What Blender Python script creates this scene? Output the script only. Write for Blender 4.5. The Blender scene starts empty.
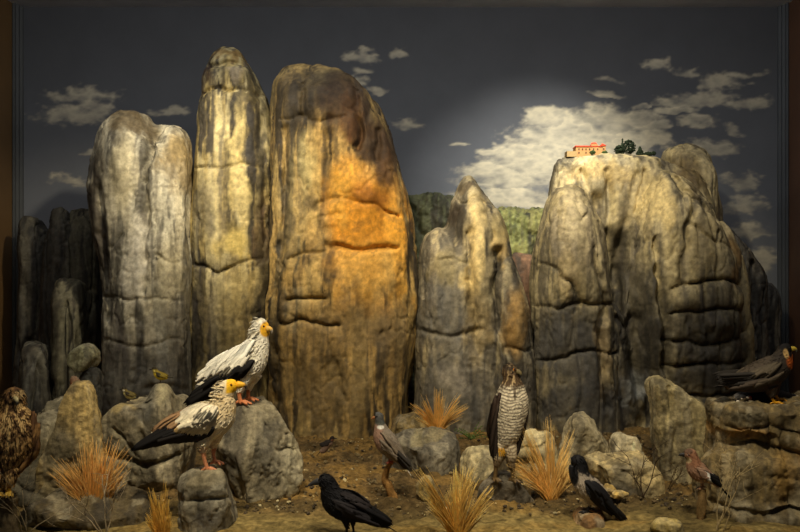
import bpy, math, random
import numpy as np
from mathutils import Vector
from mathutils.bvhtree import BVHTree

F = 900.0; CX = 400.0; CY = 266.0; H = 1.3        # focal length in px, optical centre, eye height
scn = bpy.context.scene
col = scn.collection

def W(px, py, D):
    return np.array([(px-CX)/F*D, D, H-(py-CY)/F*D])
def lin(c):
    c = np.asarray(c, float)/255.0
    return np.where(c <= 0.04045, c/12.92, ((c+0.055)/1.055)**2.4)

# ------------------------------------------------------------------ noise
def _hash(ix, iy, iz, seed):
    with np.errstate(over='ignore'):
        h = (ix.astype(np.uint32)*np.uint32(374761393) + iy.astype(np.uint32)*np.uint32(668265263)
             + iz.astype(np.uint32)*np.uint32(2147483647 & 1274126177) + np.uint32(seed*974711 & 0xffffffff))
        h = (h ^ (h >> np.uint32(13)))*np.uint32(1274126177)
        h = (h ^ (h >> np.uint32(16)))*np.uint32(2246822519)
        h = h ^ (h >> np.uint32(15))
    return h.astype(np.float64)/4294967295.0*2-1
def vnoise(p, seed=0):
    i = np.floor(p).astype(np.int64); f = p-i
    u = f*f*f*(f*(f*6-15)+10)
    r = 0
    for dx in (0, 1):
        wx = u[:, 0] if dx else 1-u[:, 0]
        for dy in (0, 1):
            wy = u[:, 1] if dy else 1-u[:, 1]
            for dz in (0, 1):
                wz = u[:, 2] if dz else 1-u[:, 2]
                r = r + wx*wy*wz*_hash(i[:, 0]+dx, i[:, 1]+dy, i[:, 2]+dz, seed)
    return r
def fbm(p, s=1.0, octv=4, seed=0, gain=0.5):
    p = np.asarray(p)*np.asarray(s); a = 1.0; t = 0; n = 0
    for k in range(octv):
        t = t + a*vnoise(p+17.3*k, seed+k*7); n += a
        a *= gain; p = p*2.03
    return t/n*1.6
def sstep(a, b, x):
    t = np.clip((x-a)/(b-a), 0, 1); return t*t*(3-2*t)

# ------------------------------------------------------------------ materials
def mat_new(name):
    m = bpy.data.materials.new(name); m.use_nodes = True
    nt = m.node_tree; b = nt.nodes['Principled BSDF']
    return m, nt, b
def vc_mat(name, rough=0.85, nscale=60, nlo=0.7, nhi=1.25, bump=0.4, bscale=90, bdist=0.004, spec=0.3, sheen=0):
    m, nt, b = mat_new(name)
    N = nt.nodes.new; L = nt.links.new
    at = N('ShaderNodeAttribute'); at.attribute_name = 'Col'
    tc = N('ShaderNodeTexCoord')
    no = N('ShaderNodeTexNoise'); no.inputs['Scale'].default_value = nscale; no.inputs['Detail'].default_value = 6
    no.inputs['Roughness'].default_value = 0.65
    L(tc.outputs['Object'], no.inputs['Vector'])
    mr = N('ShaderNodeMapRange'); mr.inputs[1].default_value = 0.3; mr.inputs[2].default_value = 0.7
    mr.inputs[3].default_value = nlo; mr.inputs[4].default_value = nhi
    L(no.outputs['Fac'], mr.inputs[0])
    vm = N('ShaderNodeVectorMath'); vm.operation = 'SCALE'
    L(at.outputs['Color'], vm.inputs[0]); L(mr.outputs[0], vm.inputs['Scale'])
    L(vm.outputs[0], b.inputs['Base Color'])
    b.inputs['Roughness'].default_value = rough
    b.inputs['Specular IOR Level'].default_value = spec
    if bump > 0:
        n2 = N('ShaderNodeTexNoise'); n2.inputs['Scale'].default_value = bscale; n2.inputs['Detail'].default_value = 8
        n2.inputs['Roughness'].default_value = 0.7
        L(tc.outputs['Object'], n2.inputs['Vector'])
        bp = N('ShaderNodeBump'); bp.inputs['Strength'].default_value = bump; bp.inputs['Distance'].default_value = bdist
        L(n2.outputs['Fac'], bp.inputs['Height']); L(bp.outputs[0], b.inputs['Normal'])
    return m
M_ROCK = vc_mat('rock_surface', 0.75, 30, 0.7, 1.25, 0.6, 60, 0.005, 0.35)
M_STONE = vc_mat('stone_surface', 0.8, 45, 0.6, 1.35, 1.0, 45, 0.009, 0.3)
M_SOIL = vc_mat('soil_surface', 0.95, 40, 0.5, 1.4, 1.0, 70, 0.012, 0.15)
M_MURAL = vc_mat('mural_paint', 0.8, 3, 0.94, 1.06, 0.0, 60, 0.001, 0.2)
M_FEATH = vc_mat('plumage_surface', 0.75, 180, 0.82, 1.15, 0.3, 260, 0.002, 0.25)
M_SKIN = vc_mat('bare_skin', 0.5, 200, 0.85, 1.12, 0.4, 300, 0.001, 0.4)
M_BARK = vc_mat('bark_surface', 0.9, 120, 0.6, 1.3, 0.8, 160, 0.004, 0.2)
M_GRASS = vc_mat('dry_grass', 0.75, 25, 0.8, 1.2, 0.0, 60, 0.001, 0.25)
M_WALL = vc_mat('wall_paint', 0.5, 2.5, 0.85, 1.12, 0.1, 200, 0.001, 0.4)
M_GLOSS = vc_mat('glossy_eye', 0.12, 10, 0.98, 1.02, 0.0, 60, 0.001, 0.6)
M_LEAF = vc_mat('leaf_surface', 0.8, 200, 0.6, 1.4, 0.0, 60, 0.001, 0.2)
M_PLASTER = vc_mat('building_plaster', 0.8, 150, 0.85, 1.1, 0.0, 60, 0.001, 0.2)

# ------------------------------------------------------------------ mesh helpers
def mesh_obj(name, v, faces, mat, colr=None, loc=(0, 0, 0), parent=None, smooth=True):
    """v in world coords; faces list/array; colr (n,3) or a single colour (linear)"""
    v = np.asarray(v, float); loc = np.asarray(loc, float)
    me = bpy.data.meshes.new(name)
    fl = faces if isinstance(faces, list) else faces.tolist()
    me.from_pydata((v-loc).tolist(), [], fl)
    if colr is None: colr = np.array([0.5, 0.5, 0.5])
    colr = np.asarray(colr, float)
    if colr.ndim == 1: colr = np.tile(colr, (len(v), 1))
    ca = me.color_attributes.new('Col', 'FLOAT_COLOR', 'POINT')
    buf = np.ones((len(v), 4), np.float32); buf[:, :3] = np.clip(colr, 0, 1)
    ca.data.foreach_set('color', buf.ravel())
    if smooth: me.polygons.foreach_set('use_smooth', np.ones(len(me.polygons), bool))
    me.materials.append(mat); me.update()
    o = bpy.data.objects.new(name, me); col.objects.link(o)
    if parent is None: o.location = loc
    else: o.parent = parent; o.location = (0, 0, 0)      # children are given in the root's frame
    return o
def tag(o, label=None, cat=None, group=None, kind=None):
    if label: o['label'] = label
    if cat: o['category'] = cat
    if group: o['group'] = group
    if kind: o['kind'] = kind
    return o
def empty(name, loc, label, cat, group=None):
    o = bpy.data.objects.new(name, None); o.empty_display_size = 0.05
    o.location = tuple(float(a) for a in loc); col.objects.link(o)
    return tag(o, label, cat, group)
class MB:
    def __init__(s): s.v = []; s.f = []; s.c = []; s.n = 0
    def add(s, v, f, c=(0.5, 0.5, 0.5)):
        v = np.asarray(v, float); c = np.asarray(c, float)
        if c.ndim == 1: c = np.tile(c, (len(v), 1))
        s.v.append(v); s.c.append(c)
        s.f += [tuple(int(i)+s.n for i in q) for q in f]; s.n += len(v)
    def arr(s): return np.vstack(s.v), s.f, np.vstack(s.c)
    def obj(s, name, mat, loc=(0, 0, 0), parent=None, smooth=True):
        v, f, c = s.arr(); return mesh_obj(name, v, f, mat, c, loc, parent, smooth)
def grid_faces(nr, nc, wrap=True):
    f = []
    for j in range(nr-1):
        for i in range(nc if wrap else nc-1):
            a = j*nc+i; b = j*nc+(i+1) % nc
            f.append((a, b, b+nc, a+nc))
    return f
def remesh(v, f, voxel, smooth=2):
    me = bpy.data.meshes.new('tmp'); me.from_pydata(np.asarray(v).tolist(), [], [tuple(q) for q in f])
    o = bpy.data.objects.new('tmp', me); col.objects.link(o)
    m = o.modifiers.new('r', 'REMESH'); m.mode = 'VOXEL'; m.voxel_size = voxel
    if smooth:
        m2 = o.modifiers.new('s', 'SMOOTH'); m2.iterations = smooth; m2.factor = 0.5
    dg = bpy.context.evaluated_depsgraph_get(); ev = o.evaluated_get(dg); em = ev.to_mesh()
    n = len(em.vertices); vv = np.empty(n*3, np.float32); em.vertices.foreach_get('co', vv)
    nn = np.empty(n*3, np.float32); em.vertices.foreach_get('normal', nn)
    k = len(em.polygons); lt = np.empty(k, np.int32); em.polygons.foreach_get('loop_total', lt)
    li = np.empty(len(em.loops), np.int32); em.loops.foreach_get('vertex_index', li)
    ff = []; s = 0
    if (lt == 4).all(): ff = li.reshape(-1, 4)
    else:
        for t in lt: ff.append(tuple(li[s:s+t].tolist())); s += t
    ev.to_mesh_clear(); bpy.data.objects.remove(o); bpy.data.meshes.remove(me)
    return vv.reshape(-1, 3).astype(float), ff, nn.reshape(-1, 3).astype(float)

# ------------------------------------------------------------------ rocks
def loft(prof, D, T, n=2.4, step=3.0, rnd=40, nth=80, yc=0.0, shear=0.0):
    """prof rows (py, xl, xr) from top to bottom (px at depth D); closed solid with half depth T (m)"""
    prof = sorted(prof); ys = np.array([p[0] for p in prof], float)
    xl = np.array([p[1] for p in prof], float); xr = np.array([p[2] for p in prof], float)
    top, bot = ys[0], ys[-1]
    e = np.linspace(0, 1, 7)[1:-1]
    Y = np.concatenate([[top], top+e**2*step*2, np.arange(top+step*2, bot, step), [bot]])
    XL = np.interp(Y, ys, xl); XR = np.interp(Y, ys, xr)
    if len(Y) > 8:                                       # soften the polyline
        k = np.array([1, 2, 3, 2, 1])/9.0
        XLs = np.convolve(np.pad(XL, 2, 'edge'), k, 'valid'); XRs = np.convolve(np.pad(XR, 2, 'edge'), k, 'valid')
        XL[3:] = XLs[3:]; XR[3:] = XRs[3:]
    th = np.linspace(0, 2*math.pi, nth, endpoint=False)
    ct = np.sign(np.cos(th))*np.abs(np.cos(th))**(2/n); st = np.sign(np.sin(th))*np.abs(np.sin(th))**(2/n)
    V = []
    def ring(y, l, r, t, dy=0):
        c = (l+r)/2; a = max((r-l)/2, 0.3)
        x = (c+a*ct-CX)/F*D; z = np.full(nth, H-(y-CY)/F*(D-0.35*T))
        V.append(np.stack([x, D+yc+dy+st*t, z], 1))
    s0 = min(1.0, (XR[0]-XL[0])/(2*T*F/D))
    t_of = lambda y: T*max(0.05, (s0*0.6+(1-s0*0.6)*math.sqrt(max(0, 1-(1-min(1, (y-top)/rnd))**2))))
    for q in (0.12, 0.45, 0.8):                          # cap rings
        c = (XL[0]+XR[0])/2; a = (XR[0]-XL[0])/2*q
        ring(top-(1-q*q)*min(3, a*0.12), c-a, c+a, t_of(top)*q)
    for y, l, r in zip(Y, XL, XR): ring(y, l, r, t_of(y), shear*(y-bot)/(top-bot+1e-6))
    v = np.vstack(V); nr = len(V); f = [tuple(reversed(q)) for q in grid_faces(nr, nth)]
    f = [q[::-1] for q in f]
    f.append(tuple(range(nth))[::-1]); f.append(tuple((nr-1)*nth+i for i in range(nth)))
    return v, f
def seg_dist(X, Y, pts):
    best = np.full(len(X), 1e9)
    for (x0, y0), (x1, y1) in zip(pts[:-1], pts[1:]):
        dx, dy = x1-x0, y1-y0; L2 = dx*dx+dy*dy+1e-9
        t = np.clip(((X-x0)*dx+(Y-y0)*dy)/L2, 0, 1)
        best = np.minimum(best, np.hypot(X-x0-t*dx, Y-y0-t*dy))
    return best
def paint(v, X, Y, base, patches, seed, streak=(0.5, (60, 56, 50)), light=None, warp=6.0, wash=0.7):
    """stone pigment, with light and shade painted into some patches: base colour, vertical wash streaks, blotches, patches (cx,cy,rx,ry,colour,strength)"""
    n = len(v); c = np.tile(lin(base), (n, 1))
    w1 = fbm(v, (9, 9, 5), 4, seed+1); w2 = fbm(v, (9, 9, 5), 4, seed+2)
    blot = fbm(v, (5, 5, 3.4), 5, seed+3)
    c *= (1+0.28*blot)[:, None]
    st = fbm(v+np.stack([w1*0.02, w2*0.02, w1*0], 1), (20, 12, 1.3), 4, seed+4)
    amt, cc = streak
    m = sstep(0.0, 0.42, st)*min(0.95, amt*1.25)
    c = c*(1-m[:, None])+lin(cc)*m[:, None]
    st2 = fbm(v+np.stack([w1*0.03, w2*0.03, w1*0], 1), (8, 6, 0.8), 5, seed+8, 0.6); m = sstep(0.12, 0.42, st2)*wash
    c = c*(1-m[:, None])+lin((44, 41, 36))*m[:, None]
    st3 = fbm(v+np.stack([w1*0.012, w2*0.012, w1*0], 1), (38, 20, 1.6), 3, seed+9); m = np.abs(sstep(0.15, 0.5, st3))*0.45*wash/0.7
    c = c*(1-m[:, None])+lin((70, 64, 54))*m[:, None]; m = sstep(0.2, 0.55, -st3)*0.35*wash/0.7; c = c*(1+0.7*m)[:, None]
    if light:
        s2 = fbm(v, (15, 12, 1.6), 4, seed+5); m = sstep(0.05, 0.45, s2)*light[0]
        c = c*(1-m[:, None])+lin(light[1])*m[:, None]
    Xw = X+w1*warp*1.3; Yw = Y+w2*warp*1.8
    for (cx, cy, rx, ry, pc, s) in patches:
        d = np.sqrt(((Xw-cx)/rx)**2+((Yw-cy)/ry)**2)
        m = (1-sstep(0.45, 1.15, d+0.22*w2))*s
        c = c*(1-m[:, None])+lin(pc)*m[:, None]
    mid = fbm(v+np.stack([w1, w2, w1], 1)*0.03, (13, 13, 10), 4, seed+7, 0.6); fine = fbm(v, 34, 3, seed+6)
    c *= (1+0.30*mid)[:, None]*(1+0.22*fine)[:, None]; gr = sstep(0.25, 0.6, mid)*0.4
    c = c*(1-gr)[:, None]+lin((66, 60, 52))*gr[:, None]
    return np.clip(c, 0.003, 0.95)
def rock(name, label, lofts, base, cracks=(), bulges=(), patches=(), seed=0, voxel=0.0115, amp=0.035, fscale=2.4,
         amp2=0.006, streak=(0.5, (60, 56, 50)), light=None, cat='rock', group=None, mat=None, planes=0, refD=None, smooth=2, warp=6.0, clefts=0.0, flaw=0.8, pit=0.35, wash=0.7, pads=()):
    B = MB()
    for L in lofts:
        a = dict(L); v, f = loft(a.pop('prof'), a.pop('D'), a.pop('T'), **a); B.add(v, f)
    v, f, _ = B.arr()
    if planes:
        r = np.random.RandomState(seed+5); lo = v.min(0); hi = v.max(0); c0 = (lo+hi)/2; hs = (hi-lo)/2
        q = (v-c0)/hs
        for k in range(planes):
            nrm = r.normal(size=3); nrm[1] -= 0.35; nrm[2] += 0.2; nrm /= np.linalg.norm(nrm); d = r.uniform(0.66, 0.92)
            o = np.maximum(q@nrm-d, 0); q = q-o[:, None]*nrm*0.92
        v = q*hs+c0
    v, f, nn = remesh(v, f, voxel, smooth)
    D0 = refD or (lofts[0]['D']-0.6*lofts[0]['T'])
    X = CX+v[:, 0]*F/D0; Y = CY-(v[:, 2]-H)*F/D0
    w1 = fbm(v, 7, 3, seed+11)*3.0; w2 = fbm(v, 7, 3, seed+12)*3.0
    front = np.clip(-nn[:, 1]*1.8+0.1, 0, 1)
    d = fbm(v, (fscale, fscale, fscale*0.45), 3, seed+20)*amp
    d += fbm(v, (fscale*2.2, fscale*2.2, fscale*0.35), 3, seed+25)*amp*0.45
    w3 = np.stack([w1, w2, w1], 1)*0.02
    rg = np.abs(fbm(v+w3, (fscale*1.5, fscale*1.5, fscale*1.1), 3, seed+21)); d -= np.exp(-(rg/0.035)**2)*amp*0.30*flaw
    d += fbm(v, (14, 14, 9), 3, seed+22)*amp2
    d += fbm(v, 45, 3, seed+26)*amp2*0.35
    if clefts:
        q = np.abs(fbm(v, (6.5, 5, 0.7), 3, seed+24)); d -= clefts*np.exp(-(q/0.07)**2)
    pits = fbm(v, (22, 22, 16), 2, seed+23); d -= np.clip(pits-0.62, 0, 1)*amp2*4*pit
    dy = np.zeros(len(v))
    for (cx, cy, rx, ry, h) in bulges:
        q = ((X-cx)/rx)**2+((Y-cy)/ry)**2; dy += h*np.exp(-q*1.4)
    cm = 0.55+0.45*np.clip(1+1.6*fbm(v, 5, 2, seed+27), 0, 2)
    for (pts, wd, dep) in cracks:
        q = seg_dist(X+w1, Y+w2, pts)
        if wd < 3: dy -= dep*0.55*cm*np.exp(-np.abs(q/(wd*0.55))**1.6); dy -= dep*0.16*np.exp(-(q/(wd*2.6))**2)
        else: dy -= dep*cm*np.exp(-(q/wd)**2)
    v = v+nn*d[:, None]; v[:, 1] -= dy*front
    for (a_, b_, D_, r_) in pads:                        # level spots that carry a bird
        t_ = W(a_, b_, D_); q = np.hypot(v[:, 0]-t_[0], v[:, 1]-t_[1])/r_
        w_ = np.exp(-q**4)*sstep(-0.1, 0.25, nn[:, 2]); v[:, 2] = v[:, 2]*(1-w_)+np.clip(t_[2], v[:, 2]-0.2, v[:, 2]+0.2)*w_
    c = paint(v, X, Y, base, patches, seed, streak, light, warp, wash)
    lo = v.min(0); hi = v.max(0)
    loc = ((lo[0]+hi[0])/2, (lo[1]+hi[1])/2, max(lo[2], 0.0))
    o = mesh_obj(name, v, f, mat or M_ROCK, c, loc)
    return tag(o, label, cat, group)

K = (38, 36, 34); DK = (58, 54, 50)
# tall pillar at the left
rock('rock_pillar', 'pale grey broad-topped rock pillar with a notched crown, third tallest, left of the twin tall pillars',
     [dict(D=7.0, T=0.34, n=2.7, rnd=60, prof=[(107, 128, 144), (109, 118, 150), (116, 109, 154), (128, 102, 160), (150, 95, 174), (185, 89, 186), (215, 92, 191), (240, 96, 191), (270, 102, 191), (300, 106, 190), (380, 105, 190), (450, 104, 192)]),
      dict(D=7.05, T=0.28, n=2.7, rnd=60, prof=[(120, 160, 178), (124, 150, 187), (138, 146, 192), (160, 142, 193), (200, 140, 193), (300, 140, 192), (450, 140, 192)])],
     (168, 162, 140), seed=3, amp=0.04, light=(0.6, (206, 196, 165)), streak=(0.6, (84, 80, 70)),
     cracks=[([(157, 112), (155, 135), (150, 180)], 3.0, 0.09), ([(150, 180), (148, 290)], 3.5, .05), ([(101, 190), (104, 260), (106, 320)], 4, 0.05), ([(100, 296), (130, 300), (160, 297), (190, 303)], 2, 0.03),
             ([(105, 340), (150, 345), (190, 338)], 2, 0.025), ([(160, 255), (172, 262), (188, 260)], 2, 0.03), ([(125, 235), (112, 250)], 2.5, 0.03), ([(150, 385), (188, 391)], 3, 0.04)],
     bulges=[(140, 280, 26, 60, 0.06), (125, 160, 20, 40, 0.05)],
     patches=[(122, 118, 40, 22, (92, 78, 52), 0.85), (95, 205, 13, 95, (58, 50, 40), 0.9), (178, 165, 22, 44, (132, 112, 70), 0.75), (139, 262, 17, 58, (205, 198, 178), 0.7), (128, 175, 14, 45, (196, 184, 146), 0.6), (172, 150, 13, 26, (140, 120, 76), 0.6),  # dark left-edge band deepens the wash with painted shade
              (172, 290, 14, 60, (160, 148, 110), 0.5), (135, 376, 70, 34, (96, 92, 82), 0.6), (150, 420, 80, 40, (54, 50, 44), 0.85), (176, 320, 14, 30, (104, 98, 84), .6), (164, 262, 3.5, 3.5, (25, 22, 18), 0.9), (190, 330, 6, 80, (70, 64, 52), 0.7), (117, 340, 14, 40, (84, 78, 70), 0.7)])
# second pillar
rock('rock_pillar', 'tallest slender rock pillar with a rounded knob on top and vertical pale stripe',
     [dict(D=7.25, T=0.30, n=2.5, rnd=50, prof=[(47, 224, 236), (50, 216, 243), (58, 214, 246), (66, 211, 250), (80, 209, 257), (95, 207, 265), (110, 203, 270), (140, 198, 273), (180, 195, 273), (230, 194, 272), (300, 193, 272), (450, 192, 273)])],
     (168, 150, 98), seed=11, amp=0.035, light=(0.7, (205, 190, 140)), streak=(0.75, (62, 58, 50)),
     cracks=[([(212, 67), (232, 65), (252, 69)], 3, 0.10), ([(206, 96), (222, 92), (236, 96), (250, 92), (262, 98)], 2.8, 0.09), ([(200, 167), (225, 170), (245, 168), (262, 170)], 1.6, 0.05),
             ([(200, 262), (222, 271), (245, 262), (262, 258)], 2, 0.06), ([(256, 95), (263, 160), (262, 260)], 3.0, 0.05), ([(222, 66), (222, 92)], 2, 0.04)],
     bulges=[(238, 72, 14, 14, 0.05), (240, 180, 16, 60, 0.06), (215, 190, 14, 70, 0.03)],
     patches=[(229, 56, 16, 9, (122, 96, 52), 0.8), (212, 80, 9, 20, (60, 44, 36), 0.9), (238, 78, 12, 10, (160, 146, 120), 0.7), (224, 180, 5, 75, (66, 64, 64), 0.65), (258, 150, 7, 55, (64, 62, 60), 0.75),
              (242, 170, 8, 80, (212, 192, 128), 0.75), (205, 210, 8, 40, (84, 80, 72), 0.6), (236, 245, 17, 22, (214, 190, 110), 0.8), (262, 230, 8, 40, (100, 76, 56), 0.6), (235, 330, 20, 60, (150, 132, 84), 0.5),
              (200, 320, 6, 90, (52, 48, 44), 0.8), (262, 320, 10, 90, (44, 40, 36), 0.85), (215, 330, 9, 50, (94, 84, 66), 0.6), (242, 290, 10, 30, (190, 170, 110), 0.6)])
# third, widest pillar
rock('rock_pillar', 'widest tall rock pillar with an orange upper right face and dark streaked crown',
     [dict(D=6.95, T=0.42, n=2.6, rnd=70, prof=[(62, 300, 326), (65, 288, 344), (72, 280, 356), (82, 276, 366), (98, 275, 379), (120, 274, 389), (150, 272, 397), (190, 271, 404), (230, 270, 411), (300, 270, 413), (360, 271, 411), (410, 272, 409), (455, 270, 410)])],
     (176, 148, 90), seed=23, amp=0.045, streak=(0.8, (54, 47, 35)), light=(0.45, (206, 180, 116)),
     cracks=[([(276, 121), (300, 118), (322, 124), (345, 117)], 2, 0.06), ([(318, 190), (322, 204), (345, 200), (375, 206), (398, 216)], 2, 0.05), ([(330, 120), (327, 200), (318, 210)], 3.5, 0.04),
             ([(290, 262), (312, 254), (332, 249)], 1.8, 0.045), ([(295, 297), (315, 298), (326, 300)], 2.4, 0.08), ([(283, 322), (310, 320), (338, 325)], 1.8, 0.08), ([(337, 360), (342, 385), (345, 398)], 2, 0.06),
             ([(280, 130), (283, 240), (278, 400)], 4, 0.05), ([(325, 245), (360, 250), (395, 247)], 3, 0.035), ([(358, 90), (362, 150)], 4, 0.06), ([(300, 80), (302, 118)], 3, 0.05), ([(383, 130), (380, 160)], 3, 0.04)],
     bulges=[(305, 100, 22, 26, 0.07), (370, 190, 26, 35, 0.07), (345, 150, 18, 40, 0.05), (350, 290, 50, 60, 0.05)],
     patches=[(320, 90, 62, 36, (70, 62, 48), 0.85), (368, 230, 44, 75, (214, 150, 46), 0.95), (352, 176, 22, 20, (214, 160, 64), 0.8), (372, 200, 22, 14, (140, 88, 34), 0.75), (345, 196, 12, 28, (228, 176, 76), 0.7), (372, 140, 22, 34, (56, 42, 26), 0.85),  # orange right-face patches mix stone pigment with painted warm light
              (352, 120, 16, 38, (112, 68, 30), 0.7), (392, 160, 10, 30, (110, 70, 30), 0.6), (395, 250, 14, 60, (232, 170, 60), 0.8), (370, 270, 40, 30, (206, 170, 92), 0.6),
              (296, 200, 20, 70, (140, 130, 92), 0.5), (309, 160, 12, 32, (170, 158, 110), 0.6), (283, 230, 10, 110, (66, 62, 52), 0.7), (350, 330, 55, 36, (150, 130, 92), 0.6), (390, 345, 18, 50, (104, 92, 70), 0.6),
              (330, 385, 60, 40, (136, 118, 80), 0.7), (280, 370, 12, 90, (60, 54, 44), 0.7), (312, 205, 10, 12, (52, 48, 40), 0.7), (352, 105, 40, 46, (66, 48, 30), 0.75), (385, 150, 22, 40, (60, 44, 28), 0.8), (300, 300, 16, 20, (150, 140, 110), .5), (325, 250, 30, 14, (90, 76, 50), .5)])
# fourth, lower cone pillar
rock('rock_pillar', 'lower cone-topped grey rock pillar right of the widest orange pillar, tan stripe down its middle',
     [dict(D=7.0, T=0.32, n=2.3, rnd=60, prof=[(175, 463, 470), (180, 459, 475), (190, 455, 481), (200, 450, 490), (215, 447, 500), (235, 444, 507), (255, 440, 512), (280, 436, 518), (305, 432, 527), (350, 428, 532), (440, 420, 534)]),
      dict(D=6.95, T=0.30, n=2.4, rnd=50, prof=[(228, 436, 462), (233, 427, 468), (245, 421, 470), (270, 419, 475), (310, 417, 480), (380, 414, 490), (442, 410, 500)]),
      dict(D=6.85, T=0.25, n=2.2, rnd=60, prof=[(255, 500, 508), (275, 492, 518), (310, 490, 528), (360, 488, 533), (440, 486, 538)])],
     (142, 134, 112), seed=31, amp=0.035, streak=(0.5, (66, 64, 60)), light=(0.45, (196, 182, 140)),
     cracks=[([(452, 198), (462, 204), (476, 200), (486, 206)], 2, 0.05), ([(468, 235), (470, 300), (478, 350)], 3.5, 0.05), ([(496, 250), (494, 290), (500, 330), (508, 370)], 4, 0.09), ([(420, 262), (445, 258), (466, 262)], 2.5, 0.03),
             ([(420, 330), (450, 335), (480, 330)], 3, 0.035), ([(482, 205), (492, 240)], 2, 0.04), ([(505, 345), (530, 350)], 2.5, 0.05)],
     bulges=[(476, 260, 12, 60, 0.06), (440, 300, 20, 50, 0.05), (515, 320, 12, 30, 0.05)],
     patches=[(444, 305, 30, 70, (92, 93, 92), 0.75), (443, 265, 20, 22, (140, 128, 86), 0.6), (476, 250, 12, 66, (222, 200, 140), 0.85), (502, 240, 8, 24, (196, 170, 112), .7), (455, 215, 9, 16, (52, 44, 34), 0.8), (464, 188, 9, 10, (96, 84, 62), 0.7), (515, 318, 14, 38, (168, 134, 76), 0.8),
              (450, 390, 50, 40, (88, 88, 86), 0.7), (452, 378, 20, 18, (158, 152, 138), .7), (476, 320, 12, 40, (150, 134, 96), 0.7), (515, 385, 22, 30, (72, 70, 66), 0.7), (500, 220, 10, 26, (176, 160, 110), 0.6)])
# monastery massif
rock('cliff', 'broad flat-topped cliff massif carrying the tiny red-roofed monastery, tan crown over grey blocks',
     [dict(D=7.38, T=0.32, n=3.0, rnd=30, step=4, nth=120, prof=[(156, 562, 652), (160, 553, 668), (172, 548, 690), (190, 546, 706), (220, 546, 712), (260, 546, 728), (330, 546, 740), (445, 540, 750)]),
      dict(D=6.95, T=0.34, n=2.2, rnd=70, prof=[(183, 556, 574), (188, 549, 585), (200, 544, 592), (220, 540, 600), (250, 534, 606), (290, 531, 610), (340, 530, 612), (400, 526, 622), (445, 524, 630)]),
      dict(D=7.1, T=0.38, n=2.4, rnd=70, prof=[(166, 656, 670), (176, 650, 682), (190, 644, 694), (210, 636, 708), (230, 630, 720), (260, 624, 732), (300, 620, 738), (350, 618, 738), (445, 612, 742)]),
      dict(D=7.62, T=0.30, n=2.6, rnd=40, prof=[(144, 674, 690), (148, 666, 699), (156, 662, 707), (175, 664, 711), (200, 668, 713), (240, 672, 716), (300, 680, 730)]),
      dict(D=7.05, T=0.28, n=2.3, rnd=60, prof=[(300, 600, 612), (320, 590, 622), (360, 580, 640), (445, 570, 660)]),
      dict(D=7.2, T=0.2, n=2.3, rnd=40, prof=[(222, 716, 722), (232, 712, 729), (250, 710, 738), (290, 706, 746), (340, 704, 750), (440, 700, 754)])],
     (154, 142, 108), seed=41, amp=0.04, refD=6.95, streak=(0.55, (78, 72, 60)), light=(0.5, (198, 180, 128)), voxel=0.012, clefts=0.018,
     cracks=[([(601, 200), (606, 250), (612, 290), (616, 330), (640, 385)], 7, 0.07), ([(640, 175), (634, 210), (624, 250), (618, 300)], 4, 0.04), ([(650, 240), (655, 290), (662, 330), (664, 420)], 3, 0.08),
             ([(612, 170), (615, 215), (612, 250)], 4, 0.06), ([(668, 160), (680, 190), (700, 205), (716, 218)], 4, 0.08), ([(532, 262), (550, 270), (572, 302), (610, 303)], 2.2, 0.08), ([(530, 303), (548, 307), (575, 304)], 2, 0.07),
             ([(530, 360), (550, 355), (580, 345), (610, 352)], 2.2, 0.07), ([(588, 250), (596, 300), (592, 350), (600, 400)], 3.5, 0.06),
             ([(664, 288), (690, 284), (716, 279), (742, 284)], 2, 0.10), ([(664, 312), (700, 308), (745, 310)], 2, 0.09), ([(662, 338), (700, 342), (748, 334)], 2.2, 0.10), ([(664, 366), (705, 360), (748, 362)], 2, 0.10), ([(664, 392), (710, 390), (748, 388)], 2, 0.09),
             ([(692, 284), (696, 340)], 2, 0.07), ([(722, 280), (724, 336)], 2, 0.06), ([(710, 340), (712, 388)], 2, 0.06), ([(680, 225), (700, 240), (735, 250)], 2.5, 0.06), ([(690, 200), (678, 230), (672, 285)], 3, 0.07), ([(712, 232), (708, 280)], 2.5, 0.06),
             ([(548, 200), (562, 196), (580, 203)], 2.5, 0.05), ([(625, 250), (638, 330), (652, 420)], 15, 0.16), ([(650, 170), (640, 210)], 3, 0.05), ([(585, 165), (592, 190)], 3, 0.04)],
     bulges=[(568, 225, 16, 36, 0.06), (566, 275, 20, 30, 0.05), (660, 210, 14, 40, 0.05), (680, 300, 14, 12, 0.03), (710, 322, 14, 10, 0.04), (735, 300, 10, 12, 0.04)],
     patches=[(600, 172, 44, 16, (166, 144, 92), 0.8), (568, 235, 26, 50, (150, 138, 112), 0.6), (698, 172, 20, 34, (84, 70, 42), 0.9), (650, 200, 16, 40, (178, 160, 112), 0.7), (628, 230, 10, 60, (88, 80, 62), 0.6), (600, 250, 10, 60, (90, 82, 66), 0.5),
              (565, 345, 56, 46, (74, 73, 70), 0.85), (580, 400, 60, 36, (66, 66, 66), 0.85), (566, 215, 16, 34, (190, 176, 138), .6), (655, 205, 12, 34, (206, 184, 126), .7), (700, 240, 34, 36, (150, 136, 100), 0.6), (704, 345, 60, 66, (62, 58, 50), 0.85), (636, 330, 26, 110, (52, 50, 46), 0.85), (735, 255, 10, 26, (130, 100, 56), 0.7), (632, 384, 20, 16, (158, 160, 154), .7), (598, 355, 9, 44, (160, 140, 100), .65), (560, 270, 9, 24, (176, 156, 108), .5), (740, 315, 9, 30, (130, 112, 72), 0.6)])  # dark recess patch is painted shade, pale left-lobe patch is painted light
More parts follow.
